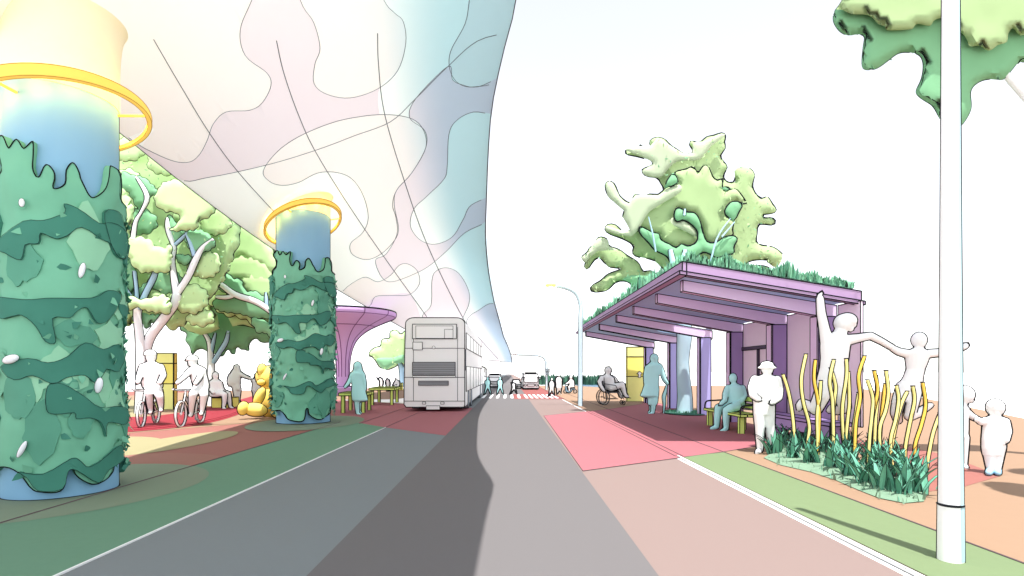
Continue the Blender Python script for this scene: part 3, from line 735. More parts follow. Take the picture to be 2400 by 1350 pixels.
leaf_clumps(cr, A, d+1.2, 350, M_tl, .06, 11); leaf_clumps(cr, A, d+1.0, 160, M_td, .06, 12); cr.build('crown', t, ang=85)
d = 24.5; t = thing('tree', P(497,951,d), 'smaller tree with thin white forked trunk behind the seated person and second cyclist', 'tree', 'trees beyond the left plaza')
mb = MB(); limb(mb, [(497,952,10),(494,900,8),(495,860,7),(494,838,6),(490,800,5),(474,775,3)], d, M_bark); limb(mb, [(499,850,5),(515,825,5),(530,800,5),(535,775,3)], d, M_bark_shade); limb(mb, [(494,830,4),(500,800,4),(505,780,2)], d, M_bark_shade)
mb.build('trunk', t)
cr = MB(); A = [(420,740),(425,770),(435,785),(440,810),(455,830),(475,815),(490,828),(520,830),(535,820),(545,826),(560,815),(580,825),(600,795),(620,805),(640,800),(660,760),(660,700),(600,690),(540,700),(480,710)]
rI = .0006*d; inflate(cr, lobed(A, 8, 34, 3), d, .4, M_td, .6, 12, 40, rI, 1)
inflate(cr, [(420,752),(440,735),(430,715),(470,690),(500,700),(510,740),(515,770),(495,780),(470,785),(440,775),(428,765)], d, .4, M_tl, -.3, 10, 18, rI, 1)
inflate(cr, [(535,745),(560,720),(585,735),(600,765),(640,770),(650,790),(600,770),(570,760),(545,765)], d, .3, M_tl, -.3, 9, 14, rI, 1)
leaf_clumps(cr, A, d+.6, 200, M_td, .06, 21); cr.build('crown', t, ang=85)
d = 23.0; t = thing('tree', P(672,955,d), 'spreading tree with a long bare branch, half hidden behind the further column', 'tree', 'trees beyond the left plaza')
mb = MB(); limb(mb, [(690,955,13),(688,860,12),(680,790,11),(655,745,9),(625,722,7),(595,705,7),(550,690,7),(515,665,6),(487,650,4)], d-.8, M_bark); limb(mb, [(552,692,4),(530,697,5),(507,696,4)], d-.8, M_bark); limb(mb, [(625,720,4),(624,700,4),(623,685,2)], d-.8, M_bark_shade); mb.build('trunk', t)
cr = MB(); A = [(470,560),(500,500),(520,440),(600,430),(690,520),(720,650),(715,760),(660,790),(640,770),(600,765),(560,745),(520,735),(490,700),(475,640)]
inflate(cr, lobed(A, 8, 34, 3), d, .4, M_tl, .9, 14, 50, rI, 1)
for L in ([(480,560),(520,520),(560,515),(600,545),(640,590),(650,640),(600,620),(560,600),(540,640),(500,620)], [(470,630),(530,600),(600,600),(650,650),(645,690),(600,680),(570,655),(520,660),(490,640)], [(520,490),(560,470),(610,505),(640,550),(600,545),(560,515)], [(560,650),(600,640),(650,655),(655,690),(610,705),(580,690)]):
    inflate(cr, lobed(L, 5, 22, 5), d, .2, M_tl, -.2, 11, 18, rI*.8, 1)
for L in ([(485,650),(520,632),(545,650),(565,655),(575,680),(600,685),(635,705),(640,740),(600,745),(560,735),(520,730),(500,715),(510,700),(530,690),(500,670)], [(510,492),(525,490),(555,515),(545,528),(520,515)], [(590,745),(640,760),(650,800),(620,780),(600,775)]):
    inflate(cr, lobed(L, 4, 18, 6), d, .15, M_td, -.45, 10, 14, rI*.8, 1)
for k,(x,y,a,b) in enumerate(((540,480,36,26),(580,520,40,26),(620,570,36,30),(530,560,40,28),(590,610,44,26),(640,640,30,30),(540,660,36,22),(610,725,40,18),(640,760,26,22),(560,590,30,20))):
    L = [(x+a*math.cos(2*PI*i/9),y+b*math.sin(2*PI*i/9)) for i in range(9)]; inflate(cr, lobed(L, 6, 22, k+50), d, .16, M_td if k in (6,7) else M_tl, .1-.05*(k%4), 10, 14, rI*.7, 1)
leaf_clumps(cr, A, d+.9, 300, M_tl, .06, 31); leaf_clumps(cr, A, d+.9, 140, M_td, .06, 32); cr.build('crown', t, ang=85)
d = 52.0; t = thing('tree', P(942,905,d), 'small round green tree at left of the double-decker bus', 'tree')
mb = MB(); limb(mb, [(943,905,6),(942,885,5),(940,860,5),(932,845,3)], d, M_bark_shade); limb(mb, [(943,870,4),(955,850,3)], d, M_bark_shade); mb.build('trunk', t)
cr = MB(); A = [(865,835),(875,822),(887,811),(898,800),(910,792),(918,780),(929,778),(946,782),(965,775),(985,790),(995,820),(980,845),(960,850),(940,848),(920,855),(905,866),(892,860),(884,845)]
inflate(cr, lobed(A, 8, 34, 3), d, .8, M_tl, 0, 7, 22, .0009*d, 4); inflate(cr, [(882,842),(900,838),(920,838),(940,832),(960,830),(975,835),(965,850),(940,850),(920,856),(905,866),(892,860)], d, .3, M_td, -.75, 6, 8, 0, 3)
leaf_clumps(cr, A, d, 160, M_tl, .12, 41, (-1.4,1.4)); cr.build('crown', t, ang=85)
# ============================================================ bus shelter
M_lilac = mat('lilac_paint', (216,192,224), .86, .7); M_panel = mat('lilac_panel', (214,182,226), .62, .7)
M_violet = mat('violet_paint', (140,136,182), .62, .8); M_plum = mat('plum_paint', (158,134,182), .85, .7)
M_frame = mat('dark_frame', (86,76,96), 1, .6)
RX0, RX1, RY0, RY1 = 3.57, 6.95, 11.2, 27.7
def rz(x): return 3.5-(x-RX0)*.165
sh = thing('bus_shelter', (5.3,19,0), 'open purple bus shelter with sloping planted roof on purple posts', 'bus shelter')
mb = MB()   # roof deck with a hole for the tree
hole = ell(6.25,20.3,.78,1.75,32); outer = [(RX0,RY0),(RX1,RY0),(RX1,RY1),(RX0,RY1)]
V, T = mesh2d(outer, 0, [hole]); n = len(V); vs = [(p[0],p[1],rz(p[0])) for p in V]+[(p[0],p[1],rz(p[0])+.14) for p in V]; fs = []
E = {}
for a,b,c in T:
    if (V[b]-V[a]).to_3d().cross((V[c]-V[a]).to_3d()).z < 0: b, c = c, b
    fs += [(c,b,a),(n+a,n+b,n+c)]
    for e in ((a,b),(b,c),(c,a)): E[e] = 1
mb.add(vs, fs+[(a,b,n+b,n+a) for (a,b) in E if (b,a) not in E], mat('roof_violet', (140,166,235), .62)); mb.build('roof', sh, smooth=False)
mb = MB()
def slab(x0,x1,y0,y1,z0,z1,m): mb.hexa([(x0,y0,rz(x0)+z0),(x1,y0,rz(x1)+z0),(x1,y1,rz(x1)+z0),(x0,y1,rz(x0)+z0),(x0,y0,rz(x0)+z1),(x1,y0,rz(x1)+z1),(x1,y1,rz(x1)+z1),(x0,y1,rz(x0)+z1)], m)
slab(RX0-.09,RX0-.004,RY0-.09,RY1+.1,.0,.20,M_lilac); slab(RX0-.004,RX1+.12,RY0-.09,RY0-.004,.0,.20,M_lilac)
slab(RX0-.16,RX0-.02,RY0-.15,RY1+.35,-.075,-.002,M_lilac); slab(RX0-.02,RX1+.16,RY0-.15,RY0-.02,-.075,-.002,M_lilac)
mb.m = [mb.mi(mat('fascia_mauve', (198,166,206), 1.45, .7)) if mb.mats[i] == M_lilac else i for i in mb.m]; mb.crease(.013); mb.build('fascia', sh, smooth=False)
PD = [11.95,14.0,16.6,19.2,22.8,26.8]
for k, y in enumerate(PD):
    mb = MB(); x0, x1, w = RX0+.16, 7.02, .085
    zt, zb = -.006, -.30
    mb.hexa([(x0,y-w,rz(x0)+zb+.06),(x1,y-w,rz(x1)+zb),(x1,y+w,rz(x1)+zb),(x0,y+w,rz(x0)+zb+.06),(x0,y-w,rz(x0)-.004),(x1,y-w,rz(x1)-.004),(x1,y+w,rz(x1)-.004),(x0,y+w,rz(x0)-.004)], M_lilac)
    mb.crease(.0009*y); mb.build('rafter', sh, smooth=False)
    mb = MB(); h = rz(6.62)-.31
    mb.box((6.78,y,h/2),(.36,.26,h), M_plum if k < 3 else M_violet); mb.box((6.585,y,h/2),(.03,.27,h-.004), M_lilac)
    mb.crease(.0009*y); mb.build('post', sh, smooth=False)
for a, b in ((0,1),(1,2)):
    y0, y1 = PD[a]+.14, PD[b]-.14
    mb = MB(); mb.box((6.99,(y0+y1)/2,1.66),(.05,y1-y0,2.5), M_panel); mb.crease(.011); mb.build('wall_panel', sh, smooth=False)
    mb = MB()
    if a == 1:
        mb.box((6.94,(y0+y1)/2,2.18),(.05,y1-y0-.02,.09), M_frame); mb.box((6.94,y0+(y1-y0)*.55,1.25),(.05,.07,1.76), M_frame); mb.crease(.008); mb.build('window_frame', sh, smooth=False)
mb = MB(); mb.box((6.99,11.35,1.66),(.05,.75,2.5), M_panel); mb.crease(.011); mb.build('wall_panel', sh, smooth=False)
mb = MB(); mb.box((6.38,12.1,.49),(.42,2.9,.07), M_plum); mb.box((6.2,12.1,.34),(.05,2.86,.22), M_plum); mb.crease(.010); mb.build('built_in_bench', sh, smooth=False)
for y in (10.85,13.4):
    mb = MB(); mb.box((6.4,y,.227),(.36,.08,.453), M_plum); mb.crease(.009); mb.build('bench_support', sh, smooth=False)
# planted roof
M_rg = mat('roof_grass', (124,180,148), .95, .9, .15, 3); M_rg2 = mat('roof_grass_dark', (90,148,122), .95, .9, .1, 3)
mb = MB(); rnd = random.Random(5)
N1, N2 = 44, 10
for j in range(N2+1):
    for i in range(N1+1):
        x = RX0+.02+(RX1-RX0-.04)*j/N2; y = RY0+.02+(RY1-RY0-.04)*i/N1
        q = ((x-6.25)/.95)**2+((y-20.3)/2.1)**2; e = 0 if (i in (0,N1) or j in (0,N2)) else 1
        mb.v.append(Vector((x,y,rz(x)+.165+(0 if q < 1 else .12+e*(.06+.05*noise.noise(Vector((x*2,y*2,0))))))))
for j in range(N2):
    for i in range(N1):
        a = j*(N1+1)+i; c = (mb.v[a]+mb.v[a+N1+2])/2
        if max((((mb.v[i_].x-6.25)/.80)**2+((mb.v[i_].y-20.3)/1.8)**2) < 1 for i_ in (a,a+1,a+N1+1,a+N1+2)): continue
        mb.f.append((a,a+N1+1,a+N1+2,a+1)); mb.m.append(mb.mi(M_rg))
def blade(mb, p, h, w, a, lean, m):
    u = Vector((math.cos(a),math.sin(a),0)); o = Vector((-u.y,u.x,0)); p = Vector(p)
    mb.add([p-u*w, p+u*w, p+o*lean*.4+Vector((0,0,h*.6))+u*w*.6, p+o*lean*.4+Vector((0,0,h*.6))-u*w*.6, p+o*lean+Vector((0,0,h))], [(0,1,2,3),(3,2,4)], m)
for k in range(2600):
    e = rnd.random()
    if e < .36: x, y = RX0+rnd.uniform(-.06,.08), rnd.uniform(RY0,RY1)
    elif e < .68: x, y = rnd.uniform(RX0,RX1), RY0+rnd.uniform(-.06,.08)
    else: x, y = rnd.uniform(RX0,RX1), rnd.uniform(RY0,RY1)
    if ((x-6.25)/.82)**2+((y-20.3)/1.85)**2 < 1: continue
    tuft = max(0, noise.noise(Vector((x*3,y*3,4)))); h = rnd.uniform(.10,.20)+tuft*.35
    blade(mb, (x,y,rz(x)+.24), h, .03, rnd.uniform(0,PI), rnd.uniform(-.09,.09), M_rg if rnd.random() < .75 else (M_rg2 if rnd.random() < .8 else INK))
tag(mb.build('roof_grass', sh, smooth=False), kind='stuff')
mb = MB(); mb.lathe((6.3,19.9,.015), [(.7,0),(.72,.03),(.66,.045)], mat('tree_pit', (70,120,104), 1.3), 32, 1.5); mb.contour(.02, minlen=.5)
for k in range(160):
    a, r = rnd.uniform(0,2*PI), rnd.uniform(.25,.64); blade(mb, (6.3+r*math.cos(a),19.9+1.4*r*math.sin(a),.05), .1, .02, rnd.uniform(0,PI), rnd.uniform(-.08,.08), M_rg2)
tag(mb.build('tree_pit', base=(6.3,19.9,0)), 'dark green round planted pit at the foot of the shelter tree', 'tree pit')
# ============================================================ signs, seats, tables
M_y1 = mat('yellow_pale', (252,228,140), .8); M_y2 = mat('yellow_deep', (250,212,112), .8); M_y3 = mat('yellow_side', (222,188,96), .8)
M_lime = mat('lime_timber', (190,208,112), .72); M_wh = mat('white_paint', (255,255,255), .85, .7, .01)
M_blk = mat('black_tube', (34,36,40), 1, .6)
def totem(c, wdt, h, label, arrow, r):
    t = thing('totem_sign', c, label, 'sign', 'yellow totem signs'); x, y = c[0], c[1]
    for nm, z0, z1, m in (('lower_panel',.0,.46,M_y1),('middle_panel',.46,.82,M_y2),('top_panel',.82,1.0,M_y1)):
        mb = MB(); mb.box((x,y,h*(z0+z1)/2),(wdt,.22,h*(z1-z0)-.004), m); mb.box((x+wdt/2+.013,y,h*(z0+z1)/2),(.022,.20,h*(z1-z0)-.006), M_y3); mb.crease(r); mb.build(nm, t, smooth=False)
    if arrow:
        mb = MB(); s = .17; cx, cz = x+wdt*.18, h*.50
        o = [(-.35,-1.0),(.35,-1.0),(.35,.05),(.85,.05),(0,.95),(-.85,.05),(-.35,.05)]
        vs = [(cx+a*s,y-.128,cz+b*s) for a,b in o]+[(cx+a*s,y-.112,cz+b*s) for a,b in o]; n = len(o)
        V, T = mesh2d(o, 0)
        mb.add(vs, [tuple(range(n)), tuple(range(2*n-1,n-1,-1))]+[(i,n+i,n+(i+1)%n,(i+1)%n) for i in range(n)], M_wh); mb.crease(r*.8, 20); mb.build('arrow', t, smooth=False)
p = G(1490,941); totem(p, 43*p.y/F, 128*p.y/F, 'yellow totem sign with white arrow beside the person with a cane', True, .018)
p = G(386,960); totem(p, 48*p.y/F, 132*p.y/F, 'yellow totem sign half hidden behind the first cyclist', False, .018)
# bench under the shelter
t = thing('park_bench', (5.95,14.5,0), 'lime green bench with black looped armrests under the purple shelter', 'bench')
mb = MB(); 
for i in range(3): mb.box((5.62+.17*i,14.5,.45),(.16,2.5,.06), M_lime)
mb.crease(.010); mb.build('seat', t, smooth=False)
for z in (.62,.80):
    mb = MB(); mb.box((6.2,14.5,z),(.05,2.5,.12), M_lime); mb.crease(.010); mb.build('back_slat', t, smooth=False)
for y in (13.45,14.4,15.55):
    for x in (5.64,6.08):
        mb = MB(); mb.box((x,y,.21),(.12,.12,.416), M_lime); mb.crease(.010); mb.build('leg', t, smooth=False)
for y in (13.3,14.45,15.7):
    mb = MB(); mb.tube(curve([Vector((5.56,y,.45)),Vector((5.56,y,.58)),Vector((5.62,y,.68)),Vector((5.85,y,.70)),Vector((6.19,y,.72))],5), .022, M_blk, 8); mb.build('armrest', t)
def table(c, sx, sy, h, rot, label, m, r):
    t = thing('timber_table', c, label, 'table', 'lime green tables'); cr_, sr_ = math.cos(rot), math.sin(rot)
    W = lambda a,b: (c[0]+a*cr_-b*sr_, c[1]+a*sr_+b*cr_)
    mb = MB(); x,y = W(0,0)
    for i in (-1,0,1):
        q = W(0,i*sy/3); mb.box((q[0],q[1],h-.05),(sx,sy/3-.012,.10), m, rot)
    mb.crease(r); mb.build('tabletop', t, smooth=False)
    for a in (-1,1):
        for b in (-1,1):
            q = W(a*(sx/2-.14), b*(sy/2-.12)); mb = MB(); mb.box((q[0],q[1],(h-.102)/2),(.12,.12,h-.102), m, rot); mb.crease(r); mb.build('leg', t, smooth=False)
table((-5.75,21.0,0), 1.0, 1.7, .74, .1, 'lime green timber table the shade-blue person leans on', M_lime, .014)
table((-5.85,26.3,0), 1.15, 2.6, .78, .1, 'lime green timber table nearer the bus', M_lime, .016)
# yellow seats and bear
def pouf(c, sx, sy, h, back, rot, label, r):
    t = thing('block_seat', c, label, 'seat', 'yellow block seats')
    mb = MB(); mb.box((c[0],c[1],h/2),(sx,sy,h), M_y2, rot); mb.crease(r); mb.build('seat', t, smooth=False)
    mb = MB(); q = (c[0]-math.cos(rot)*(sx/2-.08), c[1]-math.sin(rot)*(sx/2-.08)); mb.box((q[0],q[1],h+back/2+.002),(.16,sy,back), M_y1, rot); mb.crease(r); mb.build('backrest', t, smooth=False)
pouf((-12.05,23.6,0), .75, .9, .42, .32, 0.1, 'yellow block seat under the seated white person', .018)
pouf((-9.1,45.6,0), .7, .7, .35, .25, PI, 'small yellow block seat beside the distant bus stop group', .03)
M_bear = mat('bear_yellow', (250,214,112), 1.0, .8, .03, 4)
d = 18.4; t = thing('bear_sculpture', (-8.0,d,0), 'big yellow teddy bear sculpture sitting against the further column', 'sculpture')
s = d/F
def blob(items, nm, ink=.017):
    mb = MB()
    for (px,py,rx,ry,dd,ro) in items:
        c = P(px,py,d+dd); k = len(mb.v); mb.ball(c, (rx*s, min(rx,ry)*s*.9+.05, ry*s), M_bear, 20, 14)
        for i in range(k, len(mb.v)):
            q = mb.v[i]-c; mb.v[i] = c+Vector((q.x*math.cos(ro)+q.z*math.sin(ro), q.y, -q.x*math.sin(ro)+q.z*math.cos(ro)))
    mb.contour(ink, minlen=.1, smooth=2); return mb.build(nm, t)
blob([(638,938,36,42,.15,0)], 'body'); blob([(634,884,34,27,.05,0)], 'head'); blob([(614,867,9,14,-.20,.12)], 'ear'); blob([(660,866,9,14,.05,-.12)], 'ear')
blob([(612,896,9,7,-.36,0)], 'muzzle'); blob([(608,930,10,23,-.62,.42)], 'arm'); blob([(672,931,10,23,-.4,-.4)], 'arm')
blob([(598,960,27,15,-.85,.12)], 'leg'); blob([(664,965,27,15,-.6,-.1)], 'leg'); blob([(570,957,11,15,-1.05,.2)], 'foot'); blob([(684,962,11,15,-.8,-.2)], 'foot')
# funnel canopy
M_fun = mat('mauve_shell', (182,146,194), .72, .7, .04, 1.5); M_funl = mat('mauve_line', (110,70,120), 1.0)
d = 36.0; fx = (804-VX)*d/F; t = thing('funnel_canopy', (fx,d,0), 'purple trumpet shaped canopy on a slim stem behind the further column', 'canopy')
prof = [(.42,.0),(.40,.8),(.39,1.6),(.45,2.4),(.62,3.1),(.95,3.7),(1.6,4.25),(2.5,4.7),(3.2,5.0),(3.38,5.2),(3.36,5.42)]
cp = curve([Vector(p) for p in prof], 4); mb = MB(); mb.lathe((fx,d,0), [(p.x,p.y) for p in cp]+[(3.2,5.36),(2.4,4.95),(1.2,4.4),(.3,4.0)], M_fun, 48); mb.contour(.035, minlen=1)
for a in (-2.6,-2.0,-1.5,-.9,-.35,.2):
    mb.ink([(fx+(p.x+.01)*math.cos(a), d+(p.x+.01)*math.sin(a), p.y) for p in cp[6:]], .022, False, M_funl)
for (r_,z_) in ((3.3,5.08),(2.0,4.46)): mb.ink([(fx+(r_+.02)*math.cos(2*PI*i/48), d+(r_+.02)*math.sin(2*PI*i/48), z_) for i in range(48)], .02, True, M_funl)
mb.build('shell', t); mb = MB(); mb.lathe((fx,d,.0), [(.7,0),(.85,.25),(.9,.5),(.8,.55),(.5,.5)], M_fun, 28); mb.contour(.03, minlen=.5); mb.build('foot_bowl', t)
# ============================================================ lamps and signals
M_pole = mat('white_pole', (250,252,255), .95, .6, .01); M_pole2 = mat('pale_blue_pole', (196,216,226), .95, .6, .02)
M_lamp = mat('lamp_glow', (250,224,120), 1.6, .5, 0, 6, .45)
p = G(2228,1316); t = thing('lamp_post', p, 'tall white lamp post standing in the foreground at right on the grass verge', 'lamp post', 'lamp posts')
def octo(mb, c, prof, m, n=8): mb.lathe(c, prof, m, n)
mb = MB(); octo(mb, (p.x,p.y,0), [(.088,0),(.084,.45)], M_pole, 24); mb.contour(.0045, minlen=.1, smooth=0); mb.build('base_sleeve', t)
mb = MB(); octo(mb, (p.x,p.y,.452), [(.080,0),(.066,2.2),(.055,4.2),(.050,5.6)], M_pole, 24); mb.ink([(p.x+.084*math.cos(2*PI*i/24),p.y+.084*math.sin(2*PI*i/24),.452) for i in range(24)], .0035, True); mb.contour(.0045, minlen=.1, smooth=0); mb.build('pole', t)
mb = MB(); zz = ((.0845,.02),(.0815,.44),(.0805,.47),(.0668,2.2),(.0558,4.2),(.0508,5.6)); aa = [(-80+i*12)*PI/180 for i in range(9)]; vs = []
for r_,z_ in zz: vs += [(p.x+(r_+.0022+.003*(z_ < .45))*math.cos(a),p.y+(r_+.0022+.003*(z_ < .45))*math.sin(a),z_) for a in aa]
mb.add(vs, [(i*9+j,i*9+j+1,i*9+j+10,i*9+j+9) for i in range(5) for j in range(8)], mat('pole_shade_blue', (188,220,228), 1.25)); mb.build('shade_stripe', t)  # pole's shaded side painted on as a pale blue strip
p = G(1360,952); t = thing('lamp_post', p, 'slim grey lamp post with curved arm and lit lamp left of the shelter', 'lamp post', 'lamp posts')
d = p.y; k = d/F
mb = MB(); mb.tube(curve([Vector((p.x,d,0)),Vector((p.x,d,2.0)),P(1361,740,d),P(1360,712,d),P(1352,690,d),P(1338,679,d),P(1318,672,d),P(1303,670,d)],5), [.095]*11+[.07]*25, M_pole2, 12); mb.contour(.012, minlen=.2, smooth=1); mb.build('pole', t)
mb = MB(); c = P(1291,669,d); mb.ball(c, (.24,.12,.07), M_lamp, 16, 10); mb.contour(.012, minlen=.1); mb.build('lamp_head', t)
ld = bpy.data.lights.new('street_glow','POINT'); ld.energy = 12; ld.color = (1,.9,.6); ld.shadow_soft_size = .1
lo = bpy.data.objects.new('street_glow', ld); C.objects.link(lo); lo.location = c-Vector((0,0,.15))
p = G(1281,914); t = thing('traffic_signal', p, 'grey traffic signal mast with long arm over the far end of the road', 'traffic signal'); d = p.y
mb = MB(); mb.tube(curve([Vector((p.x,d,0)),P(1281,880,d),P(1280,855,d),P(1277,842,d),P(1268,835,d),P(1250,832,d),P(1212,831,d)],5), [.085]*10+[.055]*21, M_pole2, 8); mb.contour(.02, minlen=.2, smooth=1); mb.build('mast', t)
for px, py in ((1201.5,829.5),(1206,829.5),(1210.5,829.5)):
    mb = MB(); c = P(px,py,d-.03); mb.ball(c,(.085,.06,.10), M_wh, 10, 8); mb.contour(.018, minlen=.05); mb.build('signal_lens', t)
for py in (868,875):
    mb = MB(); c = P(1284,py,d-.12); mb.box(c,(.26,.16,.2), M_pole2); mb.crease(.02); mb.ball(c-Vector((0,.09,0)),(.06,.03,.06), M_blk, 8, 6); mb.build('signal_box', t)
mb = MB(); mb.tube([P(1287,895,d-.1),P(1287,915,d-.1)], .06, M_pole2, 8); mb.contour(.015); mb.build('push_button_post', t)
# ============================================================ vehicles
M_glass = mat('pale_glass', (244,248,250), .95, .3, .01); M_gr = mat('grille_grey', (150,152,156), 1, .7); M_grd = mat('grille_line', (96,98,104), 1)
M_busw = mat('bus_white', (255,255,255), .80, .6, .01); M_tyre = mat('tyre_grey', (150,160,170), 1)
x0, x1, y0, y1, zb, zt = -3.90, -1.66, 21.0, 34.5, .17, 3.56
bus = thing('double_decker_bus', ((x0+x1)/2,27.5,0), 'white double-decker bus seen from behind on the shaded left lane', 'bus', 'buses')
mb = MB(); r = .32; prof = []
for cx_, cz_, a0 in ((x1-r,zt-r*.7,0),(x0+r,zt-r*.7,PI/2)):
    for i in range(7):
        a = a0+PI/2*i/6; prof.append((cx_+r*math.cos(a), cz_+r*.7*math.sin(a)))
prof += [(x0-.04,2.0),(x0-.06,zb+.1),(x0+.02,zb),(x1-.02,zb),(x1+.0,zb+.1),(x1+.0,2.0)]
n = len(prof); ys = [(y0+.12,.965),(y0,.93)]
vs = [(a,y0,b) for a,b in prof]+[(a,y1,b) for a,b in prof]
mb.add(vs, [tuple(range(n)),tuple(range(2*n-1,n-1,-1))]+[((i+1)%n,i,n+i,n+(i+1)%n) for i in range(n)], M_busw)
mb.crease(.017, 50); mb.ink([(x0-.03,y0-.004,2.40),(x1+.0,y0-.004,2.40)], .011); mb.ink([(x0-.05,y0-.004,1.30),(x1,y0-.004,1.30)], .011); mb.ink([(x0-.05,y0-.004,.40),(x1,y0-.004,.40)], .011)
for x in (-3.60,-1.93): mb.ink([(x,y0-.004,.40),(x,y0-.004,3.2)], .009)
mb.build('body', bus, smooth=False)
def bx(px, py): return (px-VX)*y0/F, EYE-(py-VY)*y0/F
def rearpanel(nm, a, b, m, lines=0, r=.010, dep=.03):
    (xa,za),(xb,zb_) = bx(*a), bx(*b); mb = MB(); mb.box(((xa+xb)/2,y0-dep/2,(za+zb_)/2),(xb-xa,dep,za-zb_), m); mb.crease(r)
    for i in range(1,lines): z = zb_+(za-zb_)*i/lines; mb.ink([(xa,y0-dep,z),(xb,y0-dep,z)], .008, False, M_grd)
    return mb.build(nm, bus, smooth=False)
w = rearpanel('rear_window', (967,760), (1070,794), M_busw, 0, .013)
mb = MB(); (xa,za),(xb,zb_) = bx(975,764), bx(1062,793); mb.box(((xa+xb)/2,y0-.033,(za+zb_)/2),(xb-xa,.02,za-zb_), M_glass); mb.crease(.008)
(xa,za),(xb,zb_) = bx(1042,772), bx(1062,793); mb.ink([(xa,y0-.045,zb_),(xa,y0-.045,za),(xb,y0-.045,za)], .009); mb.build('pane', w, smooth=False)
rearpanel('route_box', (968,802), (990,820), M_glass, 0, .010); rearpanel('grille', (967,849), (1067,879), M_gr, 7, .012); rearpanel('panel_strip', (967,880.5), (1068,884), M_busw, 0, .008)
rearpanel('grille', (981,893), (1051,903), M_gr, 3, .010); rearpanel('tail_light', (990,942), (998,947), M_glass, 0, .008); rearpanel('tail_light', (1033,942), (1041,947), M_glass, 0, .008); rearpanel('number_plate', (999,951), (1031,960), M_wh, 0, .009)
mb = MB(); xa, za = bx(1016.5,814.5); mb.ball((xa,y0-.012,za),(.055,.02,.055), M_glass, 14, 8); mb.ink([(xa+.055*math.cos(2*PI*i/16),y0-.015,za+.055*math.sin(2*PI*i/16)) for i in range(16)], .008, True); mb.build('badge', bus)
for z0_, z1_ in ((2.42,3.02),(.75,1.72)):
    nwin = 6; yy = [21.5+(34.2-21.5)*i/nwin for i in range(nwin+1)]
    for i in range(nwin):
        mb = MB(); mb.box((x1+.012,(yy[i]+yy[i+1])/2,(z0_+z1_)/2),(.022,yy[i+1]-yy[i]-.03,z1_-z0_), M_glass); mb.crease(.011+.0004*i*4); mb.build('side_window', bus, smooth=False)
mb = MB(); mb.box((x1+.015,21.22,1.97),(.03,.26,.82), M_grd); mb.build('vent_strip', bus, smooth=False)
for y in (22.9,24.5,32.5):
    for x in (x1-.13, x0+.1):
        mb = MB(); k0 = 20; vs = []
        for dx in (-.14,.14):
            vs += [(x+dx,y+.42*math.cos(2*PI*i/k0),.42+.42*math.sin(2*PI*i/k0)) for i in range(k0)]
        mb.add(vs, [tuple(range(k0)),tuple(range(2*k0-1,k0-1,-1))]+[(i,k0+i,k0+(i+1)%k0,(i+1)%k0) for i in range(k0)], M_tyre); mb.crease(.014, 50); mb.build('wheel', bus)
mb = MB(); mb.tube([(x1,34.4,1.85),(x1+.22,34.55,1.75)], .02, M_blk); mb.box((x1+.24,34.6,1.45),(.14,.2,.5), M_busw); mb.crease(.02); mb.build('wing_mirror', bus)
